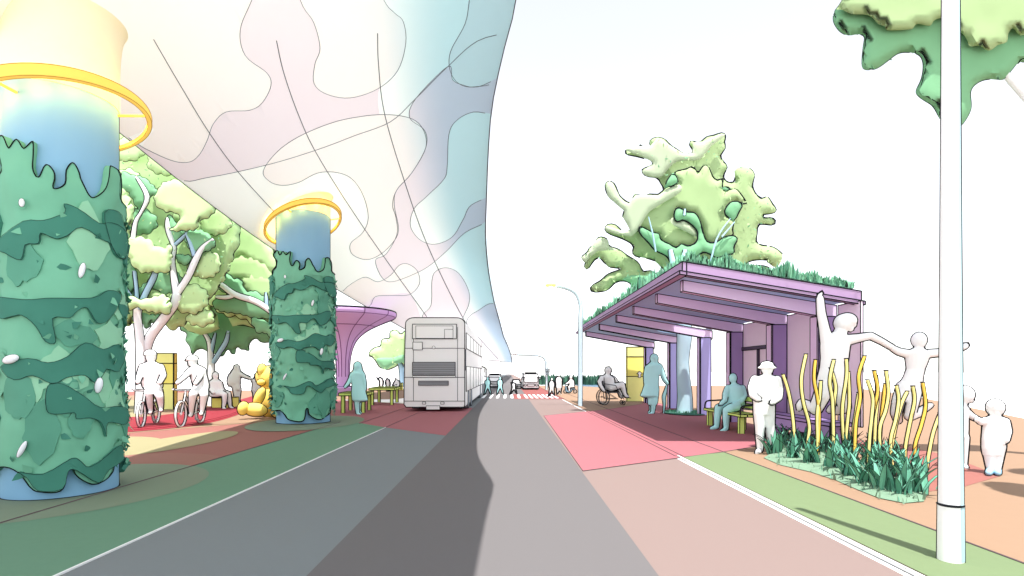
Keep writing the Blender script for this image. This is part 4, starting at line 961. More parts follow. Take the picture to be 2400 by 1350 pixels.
def front_vehicle(name, label, cat, group, d, xa, xb, yt, yb, L, roofk, lines, kind):
    """a vehicle coming towards the viewer: body, windscreen, grille, lamps, wheels, mirrors"""
    s = d/F; X0, X1 = (xa-VX)*s, (xb-VX)*s; H = (yb-yt)*s; cx_ = (X0+X1)/2; W = X1-X0; r = .0009*d
    t = thing(name, (cx_,d+L/2,0), label, cat, group)
    mb = MB(); g = .10*H; tp = W*roofk/2
    if kind == 'car':
        pr = [(0,g),(0,.52*H),(.22*L,.60*H),(.36*L,.98*H),(.72*L,H),(.9*L,.62*H),(L,.55*H),(L,g)]
    else: pr = [(0,g),(0,.45*H),(.02*L,.78*H),(.05*L,.95*H),(.08*L,H),(L,H),(L,g)]
    vs = []
    for sx in (-1,1):
        for y,z in pr: q = W/2 if z < .6*H else (W/2+(tp-W/2)*(z-.6*H)/(.4*H)); vs.append((cx_+sx*q,d+y,z))
    n = len(pr); mb.add(vs, [tuple(range(n)),tuple(range(2*n-1,n-1,-1))]+[(i,n+i,n+(i+1)%n,(i+1)%n) for i in range(n)], M_busw); mb.crease(r, 20); mb.build('body', t, smooth=False)
    mb = MB()
    if kind == 'car': mb.hexa([(cx_-W*.40,d+.235*L,.63*H),(cx_+W*.40,d+.235*L,.63*H),(cx_+W*.40,d+.25*L,.63*H),(cx_-W*.40,d+.25*L,.63*H),(cx_-tp*.86,d+.335*L,.93*H),(cx_+tp*.86,d+.335*L,.93*H),(cx_+tp*.86,d+.36*L,.93*H),(cx_-tp*.86,d+.36*L,.93*H)], M_glass)
    else: mb.hexa([(cx_-W*.43,d-.02,.48*H),(cx_+W*.43,d-.02,.48*H),(cx_+W*.43,d+.05,.48*H),(cx_-W*.43,d+.05,.48*H),(cx_-W*.41,d+.018*L-.02,.80*H),(cx_+W*.41,d+.018*L-.02,.80*H),(cx_+W*.41,d+.03*L,.80*H),(cx_-W*.41,d+.03*L,.80*H)], M_glass)
    mb.crease(r*.8); mb.build('windscreen', t, smooth=False)
    mb = MB(); mb.box((cx_,d-.02,.30*H),(W*.44,.04,.12*H), M_gr if kind == 'car' else M_glass); mb.crease(r*.7); mb.build('grille', t, smooth=False)
    for sx in (-1,1):
        mb = MB(); mb.ball((cx_+sx*W*.36,d-.01,.30*H),(W*.09,.03,.06*H), M_glass, 12, 8); mb.contour(r*.7, minlen=.02, smooth=0); mb.build('headlight', t)
        mb = MB(); mb.box((cx_+sx*(W/2+.06*W),d+(.25*L if kind == 'car' else .02),.66*H if kind == 'car' else .72*H),(.08*W,.06,.12*H), M_busw); mb.crease(r*.7); mb.build('wing_mirror', t, smooth=False)
        for y in (.16*L,.8*L):
            mb = MB(); k0 = 16; R_ = .15*H if kind == 'bus' else .24*H; vs = []
            for dx in (-.06*W,.06*W): vs += [(cx_+sx*(W/2-.08*W)+dx,d+y+R_*math.cos(2*PI*i/k0),R_+R_*math.sin(2*PI*i/k0)) for i in range(k0)]
            mb.add(vs, [tuple(range(k0)),tuple(range(2*k0-1,k0-1,-1))]+[(i,k0+i,k0+(i+1)%k0,(i+1)%k0) for i in range(k0)], M_tyre); mb.crease(r*.7,50); mb.build('wheel', t)
    if kind != 'car':
        mb = MB(); mb.box((cx_,d+.10*L,H+.03*H),(W*.7,.1*L,.05*H), M_gr); mb.crease(r*.7); mb.build('roof_pod', t, smooth=False)
front_vehicle('single_deck_bus', 'white single-deck bus coming out from under the viaduct beyond the zebra crossing', 'bus', 'buses', 52.5, 1144, 1174, 877.5, 909, 7, .9, 0, 'bus')
front_vehicle('coach', 'white coach waiting in the right lane beside the traffic signal', 'bus', 'buses', 46.5, 1226, 1263, 875.5, 914, 7, .9, 0, 'bus')
front_vehicle('parked_car', 'small white car between the two distant white buses', 'car', None, 49, 1199, 1221, 890.5, 912, 2.2, .74, 0, 'car')
# ============================================================ planting
M_st = mat('strap_leaf', (106,168,142), 1.0, .8, .12, 4); M_st2 = mat('strap_leaf_dark', (84,146,124), 1.0, .8, .1, 4)
def strap(mb, p, a, L, w, rise, m, r):
    p = Vector(p); u = Vector((math.cos(a),math.sin(a),0)); s_ = Vector((-u.y,u.x,0)); pts = []
    for i in range(6):
        t = i/5; pts.append((p+u*(L*rise*t**1.6)+Vector((0,0,L*(t-.28*rise*t**3))), w*(1-t**2.2)*(.55+.9*t if t < .5 else 1)))
    k = len(mb.v); vs = []
    for q, ww in pts: vs += [q-s_*ww, q+u*ww*.35, q+s_*ww]
    fs = []
    for i in range(5):
        for j in range(2): fs.append((i*3+j,i*3+j+1,(i+1)*3+j+1,(i+1)*3+j))
    mb.add(vs, fs, m)
    if r:
        for sg in (-1,1): mb.ink([q+s_*ww*sg for q,ww in pts], r, False)
def strap_plant(p, L, n, seed, label, cat='plant', group='strap-leaved plants in the bed', ink=True, name='strap_plant', wid=.042):
    rnd = random.Random(seed); mb = MB()
    for i in range(n):
        a = 2*PI*i/n+rnd.uniform(-.3,.3)
        strap(mb, Vector(p)+Vector((rnd.uniform(-.1,.1),rnd.uniform(-.1,.1),0)), a, L*rnd.uniform(.65,1.1), wid*rnd.uniform(.8,1.3), rnd.uniform(.15,.75), M_st if rnd.random() < .7 else M_st2, .0004*p[1] if ink else 0)
    return tag(mb.build(name, base=p, smooth=False), label, cat, group)
front = [(1815,1066),(1860,1080),(1905,1092),(1950,1106),(1990,1124),(2030,1140),(2070,1156),(2115,1164),(2150,1160)]
midr = [(1840,1046),(1885,1056),(1930,1066),(1975,1078),(2015,1092),(2055,1106),(2095,1120),(2140,1130)]
back = [(1880,1034),(1935,1042),(1990,1052),(2045,1066),(2095,1082)]
ORD = ['first','second','third','fourth','fifth','sixth','seventh','eighth','ninth']
for rn, row, L in (('front',front,.50),('middle',midr,.50),('back',back,.42)):
    for i,(x,y) in enumerate(row):
        p = G(x,y); strap_plant(p, L, 15, i*7+len(row)*100, '%s strap-leaved plant from the left in the %s row of the bed' % (ORD[i], rn))
M_gc = mat('ground_cover', (170,208,176), 2.4, .9, .1, 8)
mb = MB(); rnd = random.Random(9)
ring = gp((1790,1075),(1830,1092),(1900,1108),(1960,1128),(2010,1150),(2060,1170),(2120,1182),(2165,1178),(2178,1150),(2120,1128),(2000,1080),(1900,1050),(1840,1040))
V, T = mesh2d(ring, .16); vs = []
for p in V:
    e = min(1, segdist(p, ring)/.2); vs.append((p[0],p[1],.016+e*(.05+.04*noise.noise(Vector((p[0]*4,p[1]*4,0))))))
mb.add(vs, [t if (Vector(vs[t[1]])-Vector(vs[t[0]])).cross(Vector(vs[t[2]])-Vector(vs[t[0]])).z > 0 else (t[0],t[2],t[1]) for t in T], M_gc)
for k in range(500):
    i = rnd.randrange(len(V)); blade(mb, (V[i][0]+rnd.uniform(-.08,.08),V[i][1]+rnd.uniform(-.08,.08),.02), rnd.uniform(.05,.12), .012, rnd.uniform(0,PI), rnd.uniform(-.06,.06), M_gc if rnd.random() < .8 else M_st)
tag(mb.build('ground_cover', smooth=False), 'low pale green ground cover edging the planting bed', 'plants', None, 'stuff')
mb = MB(); M_reed = mat('reed_leaf', (70,112,92), 1.3, .9, .15, 1); M_reed2 = mat('reed_leaf_dark', (44,74,64), 1.2)
for k in range(900):
    y = rnd.uniform(64,74); x = (rnd.uniform(1264,1432)-VX)*y/F; blade(mb, (x,y,0), rnd.uniform(.7,1.5)*(1-.25*rnd.random()), .11, rnd.uniform(-.5,.5), rnd.uniform(-.6,.6), M_reed if rnd.random() < .6 else M_reed2)
tag(mb.build('reed_bed', smooth=False), 'dark green reed bed along the far pond', 'reeds', None, 'stuff')
# wavy poles
M_yp = mat('pole_yellow', (250,230,148), 1.0, .7, .03); M_yp2 = mat('pole_amber', (244,200,90), 1.0, .7, .03)
z6 = lambda L: [(1760+x/2.328, 640+y/2.328) for x,y in L]
POLES = [[(175,555),(205,650),(230,800),(240,960)],[(300,445),(275,580),(285,700),(318,830),(310,930)],[(352,475),(345,580),(365,690),(372,800),(362,1000)],[(381,590),(375,680),(362,780),(366,1005)],
 [(452,475),(430,590),(445,700),(450,900),(445,1010)],[(435,520),(462,620),(452,720),(440,960)],[(520,470),(522,560),(498,750),(508,945)],[(531,540),(537,700),(528,800),(512,955)],
 [(620,455),(588,560),(596,680),(572,830),(565,1065)],[(588,655),(574,760),(562,860),(572,1040)],[(635,585),(665,680),(660,780),(648,900),(640,1070)],[(672,535),(692,640),(668,760),(648,900),(652,1060)],
 [(684,560),(690,680),(680,800),(672,1000)],[(737,535),(750,650),(735,750),(702,860),(712,1070)],[(733,605),(720,720),(708,830),(700,960)],[(793,615),(806,690),(790,800),(762,920),(775,1075)],
 [(852,648),(820,720),(790,830),(762,985)],[(883,620),(892,700),(865,830),(842,960),(840,1070)],[(937,600),(953,720),(930,830),(895,950),(905,1080)],[(1032,765),(995,870),(972,980),(955,1098)]]
tops = sorted(range(20), key=lambda i: POLES[i][0][0])
NUM = ['leftmost']+['second','third','fourth','fifth','sixth','seventh','eighth','ninth','tenth','eleventh','twelfth','thirteenth','fourteenth','fifteenth','sixteenth','seventeenth','eighteenth','nineteenth']+['rightmost']
for rank, i in enumerate(tops):
    L = z6(POLES[i]); b = L[-1]; d = min(9.7, max(8.3, gd(b[1]))); base = P(b[0], VY+EYE*F/d, d)
    pts = [P(x,y,d) for x,y in L[:-1]]+[base]
    if POLES[i][-1][1] < 1000: pts = [P(x,y,d) for x,y in L]+[P(b[0],VY+EYE*F/d,d)]
    c = curve(pts, 6); mb = MB(); mb.tube(c, 3.3*d/F, M_yp2 if i in (2,8,11,14,18) else M_yp, 10); mb.contour(.0009*d, minlen=.1, smooth=1)
    tp = c[0]; mb.ink([tp+Vector((-.036,0,.01)), tp+Vector((.036,0,.01))], .0012*d)
    lab = ('%s of the wavy yellow poles rising from the planting bed' % NUM[rank]) if rank in (0,19) else ('%s wavy yellow pole from the left in the planting bed' % NUM[rank])
    tag(mb.build('wavy_pole', base=base), lab, 'pole', 'wavy yellow poles')
# ============================================================ people
M_pw = mat('white_figure', (255,255,255), 1.05, .85, .01); M_pb = mat('shade_blue_figure', (138,203,236), .5, .85, .03, 3)  # blue figures carry the deck and shelter shade as their colour
def hull(items, d, m, voxel, sm=6):
    """one continuous skin grown round overlapping limbs, torso and head"""
    s = d/F; mb = MB()
    for it in items:
        k = it[0]
        if k == 'L':
            ratio = it[2] if len(it) > 2 else .62; rows = it[1]; n = 16; vs = []
            rr = [(rows[0][0],rows[0][1]-rows[0][2]*.25,rows[0][2]*.5)+tuple(rows[0][3:])]+list(rows)+[(rows[-1][0],rows[-1][1]+min(4,rows[-1][2]*.15),rows[-1][2]*.6)+tuple(rows[-1][3:])]
            for q in rr:
                c = P(q[0],q[1],d+(q[3] if len(q) > 3 else 0))
                for j in range(n): a = 2*PI*j/n; vs.append((c.x+q[2]*s*math.cos(a), c.y+q[2]*s*ratio*math.sin(a), c.z))
            fs = []
            for i in range(len(rr)-1):
                for j in range(n): fs.append((i*n+j,(i+1)*n+j,(i+1)*n+(j+1)%n,i*n+(j+1)%n))
            fs += [tuple(range(n)), tuple((len(rr)-1)*n+j for j in reversed(range(n)))]
            mb.add(vs, fs, m)
        elif k == 'C':
            pts = [(P(q[0],q[1],d+(q[3] if len(q) > 3 else 0)), q[2]*s) for q in it[1]]
            for (a,ra),(b,rb) in zip(pts, pts[1:]):
                for j in range(5): t = j/4; mb.ball(a.lerp(b,t), ra+(rb-ra)*t, m, 10, 6)
                mb.tube([a,b],[ra,rb],m,10)
        elif k == 'E':
            mb.ball(P(it[1],it[2],d+(it[5] if len(it) > 5 else 0)), (it[3]*s,it[3]*s*1.12,it[4]*s), m, 16, 12)
        elif k == 'F':   # face features: px, py, head radius px, facing (x,y), dd
            c = P(it[1],it[2],d+(it[5] if len(it) > 5 else 0)); r = it[3]*s; f = Vector((it[4][0],it[4][1],0)).normalized(); sd = Vector((-f.y,f.x,0))
            mb.ball(c+f*r*1.08+Vector((0,0,-r*.12)), (r*.16,r*.16,r*.26), m, 8, 6)         # nose
            mb.ball(c+f*r*.72+Vector((0,0,-r*.75)), r*.42, m, 8, 6)                          # chin
            mb.ball(c+f*r*.93+Vector((0,0,-r*.50)), (r*.24,r*.2,r*.10), m, 8, 6)             # mouth
            for sg in (-1,1):
                mb.ball(c+sd*sg*r*.98+Vector((0,0,-r*.1)), (r*.14,r*.14,r*.28), m, 8, 6)     # ear
                mb.ball(c+f*r*.90+sd*sg*r*.38+Vector((0,0,r*.28)), (r*.26,r*.2,r*.12), m, 8, 6)   # brow
        elif k == 'H':   # hand: wrist px,py, direction px, size px, dd
            c = P(it[1],it[2],d+(it[5] if len(it) > 5 else 0)); f = Vector((it[3][0],it[6] if len(it) > 6 else 0,-it[3][1])).normalized(); h = it[4]*s
            sd = f.cross(Vector((0,1,0)));  sd = sd.normalized() if sd.length > .1 else Vector((1,0,0)); nn = f.cross(sd)
            for j in range(4): q = c+f*h*.12*(j+1); mb.ball(q, h*.20, m, 8, 6); mb.ball(q+sd*h*.13, h*.15, m, 8, 6); mb.ball(q-sd*h*.13, h*.15, m, 8, 6)
            for j,(off,ln) in enumerate(((-.27,.42),(-.09,.52),(.09,.48),(.26,.36))):
                a = c+f*h*.5+sd*off*h; b = a+f*ln*h*.55+sd*off*h*.25; e = b+f*ln*h*.45+nn*h*.16
                mb.tube([a,b,e],[h*.075,h*.07,h*.05], m, 6); mb.ball(b,h*.07,m,6,4); mb.ball(e,h*.05,m,6,4)
            a = c+f*h*.15+sd*h*.2; b = a+f*h*.2+sd*h*.22; e = b+f*h*.2+sd*h*.03; mb.tube([a,b,e],[h*.09,h*.08,h*.055], m, 6); mb.ball(e,h*.055,m,6,4)
    me = bpy.data.meshes.new('tmp'); me.from_pydata([tuple(p) for p in mb.v], [], mb.f)
    o = bpy.data.objects.new('tmp', me); C.objects.link(o)
    q = o.modifiers.new('r','REMESH'); q.mode = 'VOXEL'; q.voxel_size = voxel
    q = o.modifiers.new('s','SMOOTH'); q.factor = .5; q.iterations = sm
    dg = bpy.context.evaluated_depsgraph_get(); ev = o.evaluated_get(dg); em = ev.to_mesh()
    out = MB(); out.add([v.co.copy() for v in em.vertices], [tuple(p.vertices) for p in em.polygons], m)
    ev.to_mesh_clear(); bpy.data.objects.remove(o); bpy.data.meshes.remove(me)
    return out
def person(label, d, items, m, voxel=None, ink=None, base=None, group=None, extra=()):
    voxel = voxel or max(.0105, d*.0011); ink = ink or (.0012 if m.name == 'white_figure' else .0009)*d
    mb = hull(items, d, m, voxel); mb.contour(ink, minlen=d*.006, smooth=4)
    low = min(v.z for v in mb.v); cx_ = sum(v.x for v in mb.v)/len(mb.v); cy_ = sum(v.y for v in mb.v)/len(mb.v)
    t = thing('person', (cx_,cy_,max(0,low)), label, 'person', group)
    mb.build('figure', t, ang=80)
    for nm, it, mm in extra:
        e = hull(it, d, mm, max(.009, d*.0009), 3); e.contour(ink, minlen=d*.004, smooth=3); e.build(nm, t, ang=80)
    return t
# --- right side
person('person in white wearing a wide brimmed hat, standing with hands at the waist', 10.3, [
 ('E',1798,863,13,17), ('F',1798,862,12,(.2,-1)), ('C',[(1798,876,8),(1798,888,10)]),
 ('L',[(1797,880,15),(1796,887,29),(1793,905,33),(1792,925,29),(1791,945,25),(1791,962,25),(1791,972,23)],.6),
 ('C',[(1769,890,10),(1762,908,9),(1764,926,8,-.1),(1776,935,6.5,-.18)]), ('C',[(1821,890,10),(1826,912,9.5),(1825,932,8,-.08),(1812,942,6.5,-.2)]),
 ('H',1776,935,(8,3),13,-.2), ('H',1812,942,(-8,3),13,-.22),
 ('C',[(1780,968,13.5),(1781,1000,11),(1781,1030,9),(1781,1052,7)]), ('C',[(1781,1055,6.5),(1776,1060,6,-.08),(1774,1062,4.5,-.17)]),
 ('C',[(1802,968,13.5),(1804,1000,11),(1807,1030,9),(1809,1052,7)]), ('C',[(1809,1055,6.5),(1813,1060,6,-.08),(1814,1062,4.5,-.17)])], M_pw,
 extra=[('hat', [('L',[(1798,851,13),(1798,857,15),(1798,860,17)],.9), ('L',[(1798,860.5,20),(1798,862.5,21)],.9)], M_pw)])
def limb_sit(): pass
person('person in pale shade-blue sitting on the lime green bench', 14.4, [
 ('E',1718,886,8.6,11.5), ('F',1718,885,8.5,(-1,-.15)), ('C',[(1719,895,5.5),(1721,903,6.5)]),
 ('L',[(1722,901,10),(1723,906,19),(1722,920,22),(1722,935,23),(1722,948,24),(1721,955,22)],.62),
 ('C',[(1706,909,7),(1700,924,6.5,-.1),(1699,938,5.5,-.15),(1690,946,4.5,-.2)]), ('C',[(1740,909,7),(1745,926,6.5),(1738,942,5.5,-.15),(1724,947,4.5,-.25)]),
 ('H',1690,946,(-7,5),9,-.2), ('H',1724,947,(-8,3),9,-.28),
 ('C',[(1716,951,11,.1),(1698,952,10,.05),(1684,956,9)]), ('C',[(1684,956,9),(1681,978,7.5),(1680,996,6)]), ('C',[(1680,1000,5.5),(1672,1003,5),(1667,1004,3.8)]),
 ('C',[(1726,953,11,-.2),(1712,957,10,-.3),(1703,962,9,-.3)]), ('C',[(1703,962,9,-.3),(1702,984,7.5,-.3),(1702,1000,6,-.3)]), ('C',[(1702,1004,5.5,-.3),(1696,1009,5,-.35),(1691,1010,3.8,-.35)])], M_pb)
person('person in a pale shade-blue hooded coat, walking with a furled umbrella by the yellow sign', 19.9, [
 ('E',1533,840,9,11), ('F',1533,840,8.5,(.7,-.6)), ('C',[(1533,848,6),(1533,856,9)]),
 ('L',[(1533,850,10),(1533,856,17),(1529,870,17),(1528,885,16),(1527,900,16.5),(1525,915,19),(1522,928,21.5)],.62), ('L',[(1530,926,13),(1530,940,12),(1529,948,11)],.6),
 ('C',[(1545,859,7),(1552,874,6),(1558,890,5),(1564,898,4)]), ('H',1563,897,(2,5),7), ('C',[(1517,862,6),(1514,880,6),(1514,898,5),(1516,908,4)]), ('H',1516,908,(0,5),7),
 ('C',[(1531,945,6.5),(1531,957,5),(1530,965,4.5)]), ('C',[(1530,967,4),(1525,970,3.5,-.06),(1521,970,2.6,-.1)]), ('C',[(1527,945,6,.15),(1527,957,5,.2),(1526,963,4,.2)]), ('C',[(1526,964,4,.2),(1521,967,3.4,.2)])], M_pb)
mb = MB(); mb.tube(curve([P(1563,901,19.9),P(1560,915,19.9),P(1556,930,19.9),P(1557,945,19.9),P(1556,960,19.9),P(1555.5,969,19.9)],4), [.02,.025,.03,.035,.045,.05,.055,.06,.06,.06,.055,.05,.045,.04,.035,.03,.03,.025,.02,.02,.02], M_pb, 10); mb.contour(.016, minlen=.1, smooth=1)
tag(mb.build('furled_umbrella', base=P(1555.5,970,19.9)), 'furled pale shade-blue umbrella used as a cane under the shelter', 'umbrella')
# wheelchair and its user
d = 25.4
person('person in white sitting in the wheelchair', d, [
 ('E',1425,868,7,9), ('F',1425,868,6.8,(.9,-.4)), ('C',[(1424,875,4.5),(1424,881,6)]), ('L',[(1423,880,9),(1424,885,15),(1426,895,15),(1429,905,13),(1431,912,13)],.62),
 ('C',[(1411,885,5.5),(1405,895,5,-.3),(1409,906,4.2,-.4),(1415,915,3.6,-.45)]), ('H',1415,914,(3,4),6,-.45), ('C',[(1437,885,5.5,.2),(1444,895,5,.3),(1449,903,4.2,.2)]), ('H',1449,903,(4,2),6,.2),
 ('C',[(1432,909,8,-.12),(1446,905,7.5,-.15),(1458,901,6.5,-.15)]), ('C',[(1458,901,6.5,-.15),(1462,915,5.3,-.15),(1465,925,4.2,-.15)]), ('C',[(1465,927,4,-.15),(1472,929,3.2,-.15)]),
 ('C',[(1432,909,7.5,.3),(1440,903,7,.3),(1450,902,6.2,.3)]), ('C',[(1450,902,6.2,.3),(1452,916,5.2,.3),(1455,927,4.2,.3)]), ('C',[(1455,929,4,.3),(1461,931,3.2,.3)])], M_pw)
s = d/F; wc = thing('wheelchair', P(1432,948,d), 'black framed wheelchair turned to the right with large rear wheels', 'wheelchair')
def wheel_y(c, R, ax, m, rr, n=28): # circle whose axle is along ax
    ax = Vector(ax).normalized(); u = Vector((0,0,1)); w_ = ax.cross(u).normalized()
    return [Vector(c)+u*R*math.sin(2*PI*i/n)+w_*R*math.cos(2*PI*i/n) for i in range(n)]
AX = (-.80,-.60,0)
for off in (-.3,.3):
    c = P(1413,930,d+0)+Vector((0,off,0))+Vector((0,0,0)); c.z = .355
    mb = MB(); mb.tube(wheel_y(c,.34,AX,0,0), .022, M_blk, 6, True); w_ = mb.build('rear_wheel', wc)
    mb = MB(); mb.tube(wheel_y(c,.29,AX,0,0), .010, M_gr, 5, True); mb.ball(c,.04,M_blk,8,6)
    for i in range(0,28,7): q = wheel_y(c,.33,AX,0,0)[i]; mb.tube([c,q],.006,M_blk,4)
    mb.build('hand_rim', w_)
    c2 = P(1459,942,d)+Vector((0,off*.8,0)); c2.z = .11; mb = MB(); mb.tube(wheel_y(c2,.09,AX,0,0,16), .02, M_blk, 6, True); mb.ball(c2,.03,M_blk,8,6); mb.build('caster', wc)
    mb = MB(); o = Vector((0,off,0)); y = lambda px,py: P(px,py,d)+o
    mb.tube([y(1413,884),y(1416,918),y(1418,935)], .016, M_blk, 6); mb.tube([y(1416,918),y(1447,917),y(1460,936)], .016, M_blk, 6); mb.tube([y(1413,899),y(1440,903),y(1447,917)], .016, M_blk, 6); mb.tube([y(1418,935),y(1446,934)], .014, M_blk, 6); mb.tube([y(1420,918),y(1446,935)], .012, M_blk, 6)
    mb.build('side_frame', wc)
    mb = MB(); mb.box(P(1471,932.5,d)+o*.5,(.22,.14,.025), M_blk); mb.tube([y(1458,925),P(1466,932,d)+o*.5],.013,M_blk,6); mb.build('footrest', wc, smooth=False)
mb = MB(); mb.box(P(1432,919,d),(.56,.52,.05), M_gr); mb.crease(.012); mb.build('seat', wc, smooth=False)
mb = MB(); mb.hexa([P(1412,918,d-.27),P(1416,918,d-.27),P(1416,918,d+.27),P(1412,918,d+.27),P(1408,893,d-.27),P(1411,893,d-.27),P(1411,893,d+.27),P(1408,893,d+.27)], M_gr); mb.crease(.012); mb.build('backrest', wc, smooth=False)
# jumping and playing children
KID = 'white outlined playing children'
person('child in white jumping high with one arm stretched up, behind the wavy poles', 10.5, [
 ('E',1977,757,20,21), ('E',1984,752,21,18), ('E',1996,760,10,10), ('F',1978,757,18,(.95,-.35)), ('C',[(1972,772,13),(1966,790,16)]), ('L',[(1962,783,20),(1959,795,34),(1957,815,33),(1956,840,31),(1953,862,30),(1950,885,33),(1948,905,34)],.6),
 ('C',[(1938,800,14),(1932,770,11),(1925,735,9.5),(1922,700,8)]), ('H',1922,698,(.6,-5),17),
 ('C',[(1985,797,13),(2008,793,10),(2040,787,8.5),(2066,800,7.5),(2088,813,7)]), ('H',2086,811,(8,4),15),
 ('C',[(1936,900,20),(1925,930,17,-.05),(1912,958,14,.0)]), ('C',[(1912,958,13),(1893,950,11,.2),(1880,943,9,.3)]), ('C',[(1880,943,9,.3),(1874,950,8,.3),(1873,958,6,.3)]),
 ('C',[(1964,902,20),(1974,930,16,-.1),(1980,955,13,-.1)]), ('C',[(1980,955,12.5,-.1),(1962,962,10,.15),(1950,956,8.5,.3)]), ('C',[(1950,956,8,.3),(1944,962,7,.32)])], M_pw, group=KID)
person('child in white jumping with both arms spread wide, left of the white post', 10.5, [
 ('E',2154,797,15,18.5), ('F',2154,797,14,(.1,-1)), ('C',[(2154,812,9),(2154,824,11)]), ('L',[(2152,818,15),(2150,826,29),(2149,845,25),(2146,865,20),(2140,885,22),(2133,902,27),(2130,912,27)],.6),
 ('C',[(2126,829,10),(2106,824,8.5),(2092,816,7)]), ('H',2098,818,(-8,-4),12), ('C',[(2176,829,10),(2205,826,9),(2236,822,8),(2262,811,7)]), ('H',2260,812,(8,-4),14),
 ('C',[(2118,908,16),(2106,940,13,-.05),(2100,968,11)]), ('C',[(2100,968,11),(2104,985,9,.25),(2106,976,7,.4)]), ('C',[(2144,908,16),(2138,945,13,-.1),(2132,975,11,-.1)]), ('C',[(2132,975,11,-.1),(2152,968,9.5),(2168,957,8,.1)]), ('C',[(2168,957,8,.1),(2178,951,7,.1),(2183,949,5,.1)])], M_pw, group=KID)
person('child in white half hidden behind the tall white post', 8.6, [
 ('E',2261,925,18,21), ('F',2261,925,17,(1,-.2)), ('C',[(2256,942,9),(2253,954,11)]), ('L',[(2250,948,13),(2247,956,23),(2246,980,22),(2246,1005,22),(2245,1025,22)],.6), ('C',[(2262,962,8.5),(2276,975,7.5),(2290,982,6.5)]), ('H',2288,981,(8,1),12),
 ('C',[(2232,962,8.5),(2228,985,7.5),(2228,1008,6.5)]), ('H',2228,1008,(0,6),12), ('C',[(2237,1025,13),(2237,1060,10),(2237,1090,8)]), ('C',[(2237,1093,7),(2244,1096,6,-.06)]), ('C',[(2256,1025,13),(2257,1060,10),(2257,1090,8)]), ('C',[(2257,1093,7),(2264,1096,6,-.06)])], M_pw, group=KID)
person('child in white with pale blue feet standing at the far right, holding a hand', 8.15, [
 ('E',2333,955,17,20), ('F',2333,955,15.5,(-.5,-1)), ('C',[(2333,971,10),(2333,982,12)]), ('L',[(2333,976,15),(2332,983,27),(2330,1005,25),(2329,1030,26),(2329,1050,26),(2328,1066,23)],.62),
 ('C',[(2308,987,9),(2300,989,8),(2291,983,6.5)]), ('H',2294,984,(-8,-1),13), ('C',[(2356,988,9),(2362,1010,8),(2358,1032,6.5,-.1)]), ('H',2358,1030,(-2,6),13,-.1),
 ('C',[(2320,1062,13),(2321,1085,10),(2322,1101,8)]), ('C',[(2338,1062,13),(2337,1085,10),(2336,1101,8)])], M_pw, group=KID,
 extra=[('shoe', [('C',[(2322,1102,9),(2318,1108,7.5,-.1),(2317,1109,5.5,-.2)])], mat('blue_shoe',(150,190,212),1.0)), ('shoe', [('C',[(2336,1102,9),(2338,1108,7.5,-.1),(2339,1109,5.5,-.2)])], MATS['blue_shoe'])])
